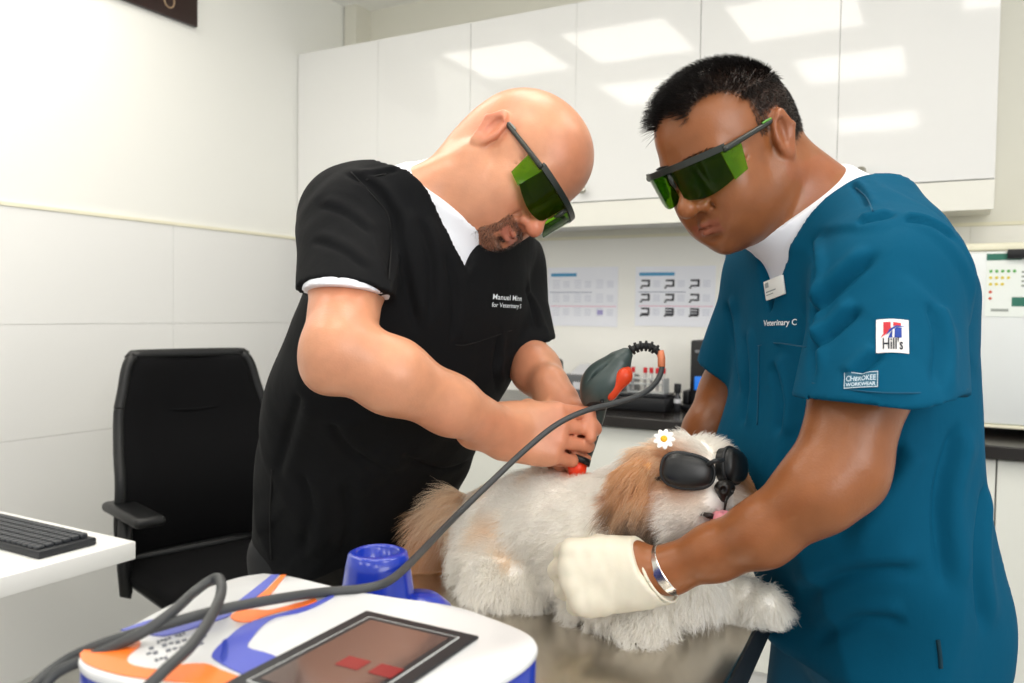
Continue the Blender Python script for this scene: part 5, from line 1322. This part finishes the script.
# ================================================================ the dog
def make_dog():
    t = thing('dog', 'small white and tan shaggy dog lying on the steel table', 'dog', P(580, 590, 1.08) * (1, 1, 0) + (0, 0, TZ))
    dR = head_R((.31, -.93, .17), (.0, .12, 1)); dO = P(687, 489, .985)
    dR = dR @ rot('X', -4)
    def hl(p): return (np.asarray(p) - dO) @ dR
    def hw(q): return dO + dR @ np.array(q, float)
    rump, mid, chest = P(508, 528, 1.16), P(550, 522, 1.115), P(603, 543, 1.05)
    g = lambda px, py, z=.012: PZ(px, py, TZ + z)
    S = Field([(-.16, .42, .0030)], [(.84, 1.36, .0030)], [(.868, 1.14, .0030)])
    bx_ = unit(chest - rump); Rb = head_R(bx_, (0, 0, 1))
    S.ell(rump, (.066, .070, .062), .03, rot=Rb); S.ell(mid, (.085, .070, .064), .04, rot=Rb); S.ell(chest, (.072, .068, .070), .04, rot=Rb)
    S.ell(P(560, 516, 1.10), (.07, .052, .050), .04, rot=Rb)
    neck = P(640, 525, 1.02); S.cone(chest, neck, .070, .062, .04); S.cone(neck, dO, .062, .055, .04)
    S.ell(P(655, 575, .99), (.05, .045, .045), .04)                                          # breast
    # hind leg and foot
    th = P(500, 560, 1.11); S.ell(th, (.06, .045, .052), .03); S.chain([th, g(492, 584, .026), g(525, 590, .021), g(552, 588, .019)], [.042, .027, .020, .019], .025)
    # front legs
    S.chain([P(600, 580, 1.0), g(598, 600, .028), g(624, 616, .022), g(645, 622, .020)], [.040, .028, .020, .021], .02)
    S.chain([P(680, 577, .985), g(712, 592, .026), g(742, 600, .022), g(762, 606, .021)], [.036, .025, .020, .021], .02)
    for a, b in (((624, 628), (632, 634)), ((638, 630), (646, 636)), ((650, 626), (657, 630)), ((758, 612), (765, 618)), ((768, 607), (775, 611))):
        S.cone(g(*a, .014), g(*b, .010), .011, .009, .008)
    # tail
    tl = [P(474, 520, 1.20), P(458, 508, 1.215), P(445, 524, 1.225), P(435, 550, 1.225), P(436, 566, 1.22)]
    S.chain(tl, [.020, .020, .024, .026, .018], .015)
    # head
    S.local(dR, dO)
    S.ell((-.005, 0, .004), (.056, .060, .050), .02); S.ell((.028, 0, .016), (.034, .038, .034), .02)
    for s in (-1, 1):
        S.ell((.040, s * .020, -.018), (.034, .026, .025), .018); S.ell((.012, s * .036, -.022), (.034, .026, .032), .02)
    S.ell((.058, 0, -.012), (.022, .020, .020), .012); S.ell((.042, 0, -.046), (.032, .026, .018), .010); S.ell((.01, 0, -.040), (.04, .038, .028), .02)
    S.cone((.075, -.020, -.028), (.088, .018, -.027), .004, .0035, .003, 'cut'); S.cone((.075, .020, -.028), (.088, -.010, -.027), .004, .0035, .003, 'cut')
    for s in (-1, 1):
        S.chain([(-.002, s * .050, .034), (.004, s * .066, .012), (.010, s * .069, -.018), (.014, s * .066, -.038)], [.014, .018, .018, .012], .010)
    S.local(None); S.half((0, 0, TZ + .002), (0, 0, -1))
    # leave room for the gloved hand
    me = S.mesh('body')
    WH, TN, LT, DK, PK = (np.array(lin(c)) for c in ('#fffcf6', '#d8a066', '#f2d8b6', '#4a3c34', '#efc4aa'))
    def colour(p):
        h = hl(p); C = np.tile(WH, (len(p), 1)); n = (vnoise(p * 40) - .5) * .03
        def blob(px, py, d, r, c, w=1.0):
            nonlocal C
            q = np.linalg.norm(p - P(px, py, d), axis=1) + n; C = mixc(C, sstep(r, r * .55, q) * w, c)
        blob(505, 548, 1.10, .060, LT, .85); blob(500, 510, 1.16, .05, LT, .6); blob(480, 548, 1.13, .045, TN, .6)
        blob(583, 476, 1.09, .045, PK, .9); blob(545, 484, 1.10, .035, LT, .35); blob(640, 560, 1.0, .02, LT, .3)
        tq = np.min([np.linalg.norm(p - q, axis=1) for q in catmull(tl[2:], 4)], axis=0); C = mixc(C, sstep(.06, .025, tq + n), TN)
        tq = np.linalg.norm(p - tl[1], axis=1); C = mixc(C, sstep(.035, .02, tq), LT * 1.05)
        x, y, z = h.T; ihead = sstep(.13, .10, np.linalg.norm(h, axis=1))
        ear = sstep(.105, .092, np.linalg.norm(h, axis=1)) * sstep(.040, .055, np.abs(y) + n) * sstep(.050, .03, x) * sstep(-.035, -.015, x + n); C = mixc(C, ear, TN)
        eyes = ihead * np.exp(-(((np.abs(y) - .036) / .020) ** 2 + ((z - .022) / .026) ** 2)) * (x > .0); C = mixc(C, np.clip(eyes * 1.3, 0, .9), TN)
        crown = ihead * sstep(.035, .05, z + n) * sstep(.012, .03, np.abs(y)) * .6; C = mixc(C, crown, LT)
        tip = ihead * sstep(-.030, -.05, z + n * 1.5) * ear; C = mixc(C, tip * .85, DK)
        C = mixc(C, ihead * (x > .06) * np.exp(-((y / .013) ** 2 + ((z + .015) / .011) ** 2)) * .55, DK)
        return C
    v = verts_of(me); set_col(me, colour(v) * 1.0); body = link('body', me, mat('dog_coat', '#efe6dc', .85, attr='Col'), t)
    # ---- coat: every strand gets its region's length, lie and curl
    rg = np.random.default_rng(11)
    glove_c = [P(640, 570, .92), P(600, 575, .935), P(578, 580, .945)]
    def clear(p):   # nothing grows where hand, glasses and nose sit
        h = hl(p); d = np.ones(len(p))
        for c, r in ((P(688, 470, .905), .034), (P(736, 466, .925), .026)):
            d *= (np.linalg.norm((p - c) * (1, 1, 1.7), axis=1) > r)
        d *= ~((h[:, 0] > .066) & (np.abs(h[:, 1]) < .013) & (h[:, 2] > -.016) & (h[:, 2] < .016))
        d *= ~((h[:, 0] > .055) & (np.abs(h[:, 1]) < .022) & (h[:, 2] < -.021) & (h[:, 2] > -.036))
        return d
    def grow(name, dens, n, ln, rad, lie, lift, curl, seed, segs=7, clump=70, wob=.25, grav=.5, par=None):
        p, nn = sample(me, lambda c, m: dens(c) * clear(c) * (c[:, 2] > TZ + .006), n, seed)
        L_ = lie(p, nn); L_ = L_ - nn * (L_ * nn).sum(1, keepdims=True) * .96; L_ /= np.linalg.norm(L_, axis=1, keepdims=True) + 1e-9
        cl = np.stack([vnoise(p * clump + 3), vnoise(p * clump + 11.3), vnoise(p * clump + 23.7)], 1) - .5
        d0 = L_ + nn * lift + cl * wob * 3 + rg.normal(0, wob * .35, p.shape); d0 /= np.linalg.norm(d0, axis=1, keepdims=True)
        l_ = ln(p) * (.7 + .6 * rg.random(len(p))); T_ = np.linspace(0, 1, segs)[None, :, None]
        side = np.cross(d0, nn); ph = (cl[:, :1] * 40 + rg.normal(0, .5, (len(p), 1)))[:, :, None]
        pts = p[:, None] - nn[:, None] * .001 + d0[:, None] * (l_[:, None, None] * T_)
        pts = pts + side[:, None] * np.sin(T_ * 7 + ph) * curl * T_ + nn[:, None] * np.cos(T_ * 6 + ph) * curl * .6 * T_
        pts[:, :, 2] -= (grav * l_[:, None] * T_[0, :, 0][None] ** 2) * .6
        pts[:, :, 2] = np.maximum(pts[:, :, 2], TZ + .0015)
        C = colour(p) * (.92 + .12 * rg.random((len(p), 1)))
        if name in ('ear_fur', 'tail_fur'):
            q = (rg.random((len(p), 1)) ** 2) * .6; C = C * (1 - q) + LT * q
        C = np.clip(C, 0, 1)
        if name == 'ear_fur':        # the ear fringe darkens towards its ends
            w = (sstep(.015, -.03, hl(p)[:, 2]) * (.6 + .4 * rg.random(len(p))))[:, None, None] * sstep(.35, .9, T_)
            C = C[:, None] * (1 - w) + DK * w
        return strands(name, pts, np.full(len(p), rad), C, M_fur, t, 'stuff')
    def r_head(p): return (np.linalg.norm(hl(p), axis=1) < .105)
    def r_ear(p): h = hl(p); return (np.linalg.norm(h, axis=1) < .10) & (np.abs(h[:, 1]) > .040) & (h[:, 2] > -.062) & (h[:, 0] < .040) & (h[:, 0] > -.022)
    def r_tail(p): return np.min([np.linalg.norm(p - q, axis=1) for q in catmull(tl, 3)], axis=0) < .034
    def r_paw(p): return (p[:, 2] < TZ + .062) & ((np.linalg.norm(p - g(640, 632), axis=1) < .075) | (np.linalg.norm(p - g(755, 608), axis=1) < .085) | (np.linalg.norm(p - g(522, 597), axis=1) < .085))
    spine = lambda p, n: np.tile(-bx_ * .8 + np.array((0, 0, -.7)), (len(p), 1))
    grow('body_fur', lambda p: (~(r_head(p) | r_tail(p) | r_paw(p))) * 1.0, 42000, lambda p: .018 + .010 * sstep(TZ + .12, TZ + .05, p[:, 2]) - .011 * sstep(.05, .03, np.linalg.norm(p - P(583, 476, 1.09), axis=1)), .00042, spine, .5, .0045, 1, clump=55, wob=.45)
    grow('leg_fur', lambda p: r_paw(p) * 1.0, 22000, lambda p: .021 + 0 * p[:, 0], .00042, lambda p, n: n * .3 + np.array((.2, -.6, -.5)), .60, .0055, 2, clump=85, wob=.8, grav=.6)
    grow('tail_fur', lambda p: r_tail(p) * 1.0, 9000, lambda p: .052 + 0 * p[:, 0], .00036, lambda p, n: np.array((-.45, -.2, -.9)) + n * .1, .35, .0045, 3, clump=50, wob=.20, grav=.35, segs=10)
    grow('ear_fur', lambda p: (r_ear(p) & r_head(p) | r_ear(p)) * 1.0, 16000, lambda p: .034 + 0 * p[:, 0], .00034, lambda p, n: np.array((-.05, -.05, -.9))[None] + np.sign(hl(p)[:, 1])[:, None] * dR[:, 1][None] * .55, .16, .0016, 4, clump=50, wob=.10, grav=.3, segs=9)
    def face_lie(p, n):
        h = hl(p); x, y, z = h.T
        d = np.stack([-.6 + 0 * x, np.sign(y) * 1.0 * (np.abs(y) > .004), np.where(z < .01, -.55, .45)], 1)
        top = z > .035; d[top] = np.stack([-.7 + 0 * x[top], np.sign(y[top]) * .9, .1 + 0 * x[top]], 1); return d @ dR.T
    grow('face_fur', lambda p: (r_head(p) & ~r_ear(p)) * 1.0, 36000, lambda p: np.where(hl(p)[:, 2] > .035, .024, np.where(hl(p)[:, 0] > .05, .014, .021)), .00036, face_lie, .42, .0016, 5, clump=60, wob=.18, grav=.15)
    # nose, mouth, tongue, whisker hairs by the nose
    M_n = mat('dog_nose', '#17130f', .3, bump=(500, .3, .001))
    S = Field([(.18, .30, .0011)], [(.84, .97, .0011)], [(1.0, 1.12, .0011)])
    S.local(dR, dO); nx = .0815
    S.ell((nx, 0, .004), (.009, .0125, .0095), .004); S.ell((nx - .002, 0, -.003), (.007, .006, .009), .004)
    for s in (-1, 1): S.ell((nx + .007, s * .006, .002), (.004, .0028, .0035), .002, 'cut'); S.ell((nx + .002, s * .012, .0), (.006, .002, .003), .002, 'cut')
    S.local(None); link('nose', S.mesh('nose'), M_n, t)
    S = Field([(.16, .32, .0012)], [(.82, .99, .0012)], [(.96, 1.08, .0012)]); S.local(dR, dO)
    S.cone((.060, -.002, -.026), (.085, -.004, -.029), .0085, .010, 0); S.ell((.087, -.005, -.034), (.006, .0115, .011), .006); S.cone((.07, -.005, -.018), (.098, -.006, -.021), .0022, .002, .006, 'cut')
    S.local(None); link('tongue', S.mesh('tongue'), mat('tongue_pink', '#d98a96', .3, sub=.3, subscale=.004), t)
    S = Field([(.16, .32, .0014)], [(.82, .99, .0014)], [(.96, 1.08, .0014)]); S.local(dR, dO)
    S.chain([(.064, -.030, -.024), (.080, -.018, -.027), (.0835, 0, -.0295), (.076, .018, -.028), (.058, .028, -.026)], [.0018, .0028, .0032, .0028, .0018], .003)
    S.local(None); link('lip', S.mesh('lip'), mat('lip_dark', '#2a1e1b', .4), t)
    rg2 = np.random.default_rng(4)
    MB().tube([hw((nx + .004, 0, -.004)), hw((nx + .002, 0, -.014)), hw((nx - .001, 0, -.026))], [.0022, .0014, .0012], 8).build('muzzle_groove', M_n, t)
    # ---- dark eye shields with their strap
    gt = thing('dog_goggles', 'black round-lensed goggles strapped over the eyes of the dog', 'goggles', P(712, 466, .90))
    M_gl = mat('goggle_black', '#141516', .38); M_gf = mat('goggle_rim', '#1d1f21', .5)
    def lens(px, py, d, rx, rz, yaw, name):
        c = P(px, py, d); fwd = dR @ np.array((math.cos(yaw), math.sin(yaw), .05)); R_ = head_R(fwd, dR[:, 2] + dR[:, 1] * .10)
        T = Matrix(R_.tolist()).to_4x4(); T.translation = Vector(tuple(c))
        mb = MB(T); rings = []; n = 40
        for fr, xx in ((1.0, -.014), (1.03, -.005), (1.0, .000), (.93, .0035), (.80, .006), (.55, .008), (.25, .009)):
            ring = []
            for k in range(n):
                a = 2 * math.pi * k / n; ca, sa = math.cos(a), math.sin(a); e = 2.6
                r = (abs(ca) ** e + abs(sa) ** e) ** (-1 / e); ring.append(mb.bm.verts.new((xx, rx * fr * r * ca, rz * fr * r * sa * (1 - .10 * ca))))
            rings.append(ring)
        for a, b in zip(rings, rings[1:]):
            for k in range(n): mb.bm.faces.new((a[k], a[(k + 1) % n], b[(k + 1) % n], b[k]))
        mb.bm.faces.new(rings[-1]); mb.bm.faces.new(rings[0][::-1]); bmesh.ops.recalc_face_normals(mb.bm, faces=mb.bm.faces)
        l = mb.build(name, M_gl, gt, angle=60)
        mb = MB(T); mb.tube([(-.004, rx * 1.02 * ((abs(math.cos(a)) ** 2.6 + abs(math.sin(a)) ** 2.6) ** (-1 / 2.6)) * math.cos(a), rz * 1.03 * ((abs(math.cos(a)) ** 2.6 + abs(math.sin(a)) ** 2.6) ** (-1 / 2.6)) * math.sin(a) * (1 - .10 * math.cos(a))) for a in np.linspace(0, 2 * math.pi, 41)], .0022, 8, cap=False)
        mb.build('rim', M_gf, l); return c
    cn = lens(688, 471, .908, .0285, .0185, -.42, 'lens'); cf = lens(736, 466, .930, .0225, .0195, .50, 'lens')
    MB().tube(catmull([P(708, 465, .903), P(715, 461, .897), P(723, 460, .905)], 5), .0026, 10).build('bridge', M_gf, gt)
    MB().tube(catmull([P(664, 470, .925), hw((.035, -.056, .010)), hw((.0, -.060, .010)), hw((-.045, -.045, .006)), hw((-.066, 0, .004)), hw((-.045, .045, .006)), hw((.0, .058, .012)), hw((.03, .050, .010))], 6), .0028, 8).build('strap', M_gf, gt)
    # ---- daisy
    ft = thing('daisy_clip', 'small white daisy with a yellow centre on the head of the dog', 'flower', P(664, 439, .93))
    Rf = head_R((-.25, -.85, .45), (0, 0, 1)); T = Matrix(Rf.tolist()).to_4x4(); T.translation = Vector(tuple(P(664, 439, .925)))
    M_pet = mat('petal_white', '#f6f5f0', .6)
    for k in range(9):
        a = 2 * math.pi * k / 9; mb = MB(T @ Matrix.Rotation(a, 4, 'X')); bmesh.ops.create_uvsphere(mb.bm, u_segments=12, v_segments=8, radius=1, matrix=Matrix.Translation((0, .0075, 0)) @ Matrix.Diagonal((.0012, .0048, .0030, 1)))
        mb.build('petal', M_pet, ft)
    MB(T).ball((.001, 0, 0), .0038, 16, (.6, 1, 1)).build('centre', mat('daisy_yellow', '#f0b21c', .6), ft)
def fur_mat():
    m = bpy.data.materials.new('dog_fur'); m.use_nodes = True; nt = m.node_tree; nt.nodes.clear(); N = nt.nodes.new; L = nt.links.new
    a = N('ShaderNodeAttribute'); a.attribute_name = 'Col'; df = N('ShaderNodeBsdfDiffuse'); tr = N('ShaderNodeBsdfTranslucent'); gl = N('ShaderNodeBsdfGlossy'); gl.inputs['Roughness'].default_value = .4; gl.inputs['Color'].default_value = (.9, .9, .9, 1)
    m1 = N('ShaderNodeMixShader'); m1.inputs[0].default_value = .38; m2 = N('ShaderNodeMixShader'); m2.inputs[0].default_value = .09; o = N('ShaderNodeOutputMaterial')
    L(a.outputs['Color'], df.inputs[0]); L(a.outputs['Color'], tr.inputs[0]); L(df.outputs[0], m1.inputs[1]); L(tr.outputs[0], m1.inputs[2]); L(m1.outputs[0], m2.inputs[1]); L(gl.outputs[0], m2.inputs[2]); L(m2.outputs[0], o.inputs[0])
    return m
M_fur = fur_mat()
# ================================================================ build the figures
for build in (make_man_teal, make_man_black, make_dog):
    build()
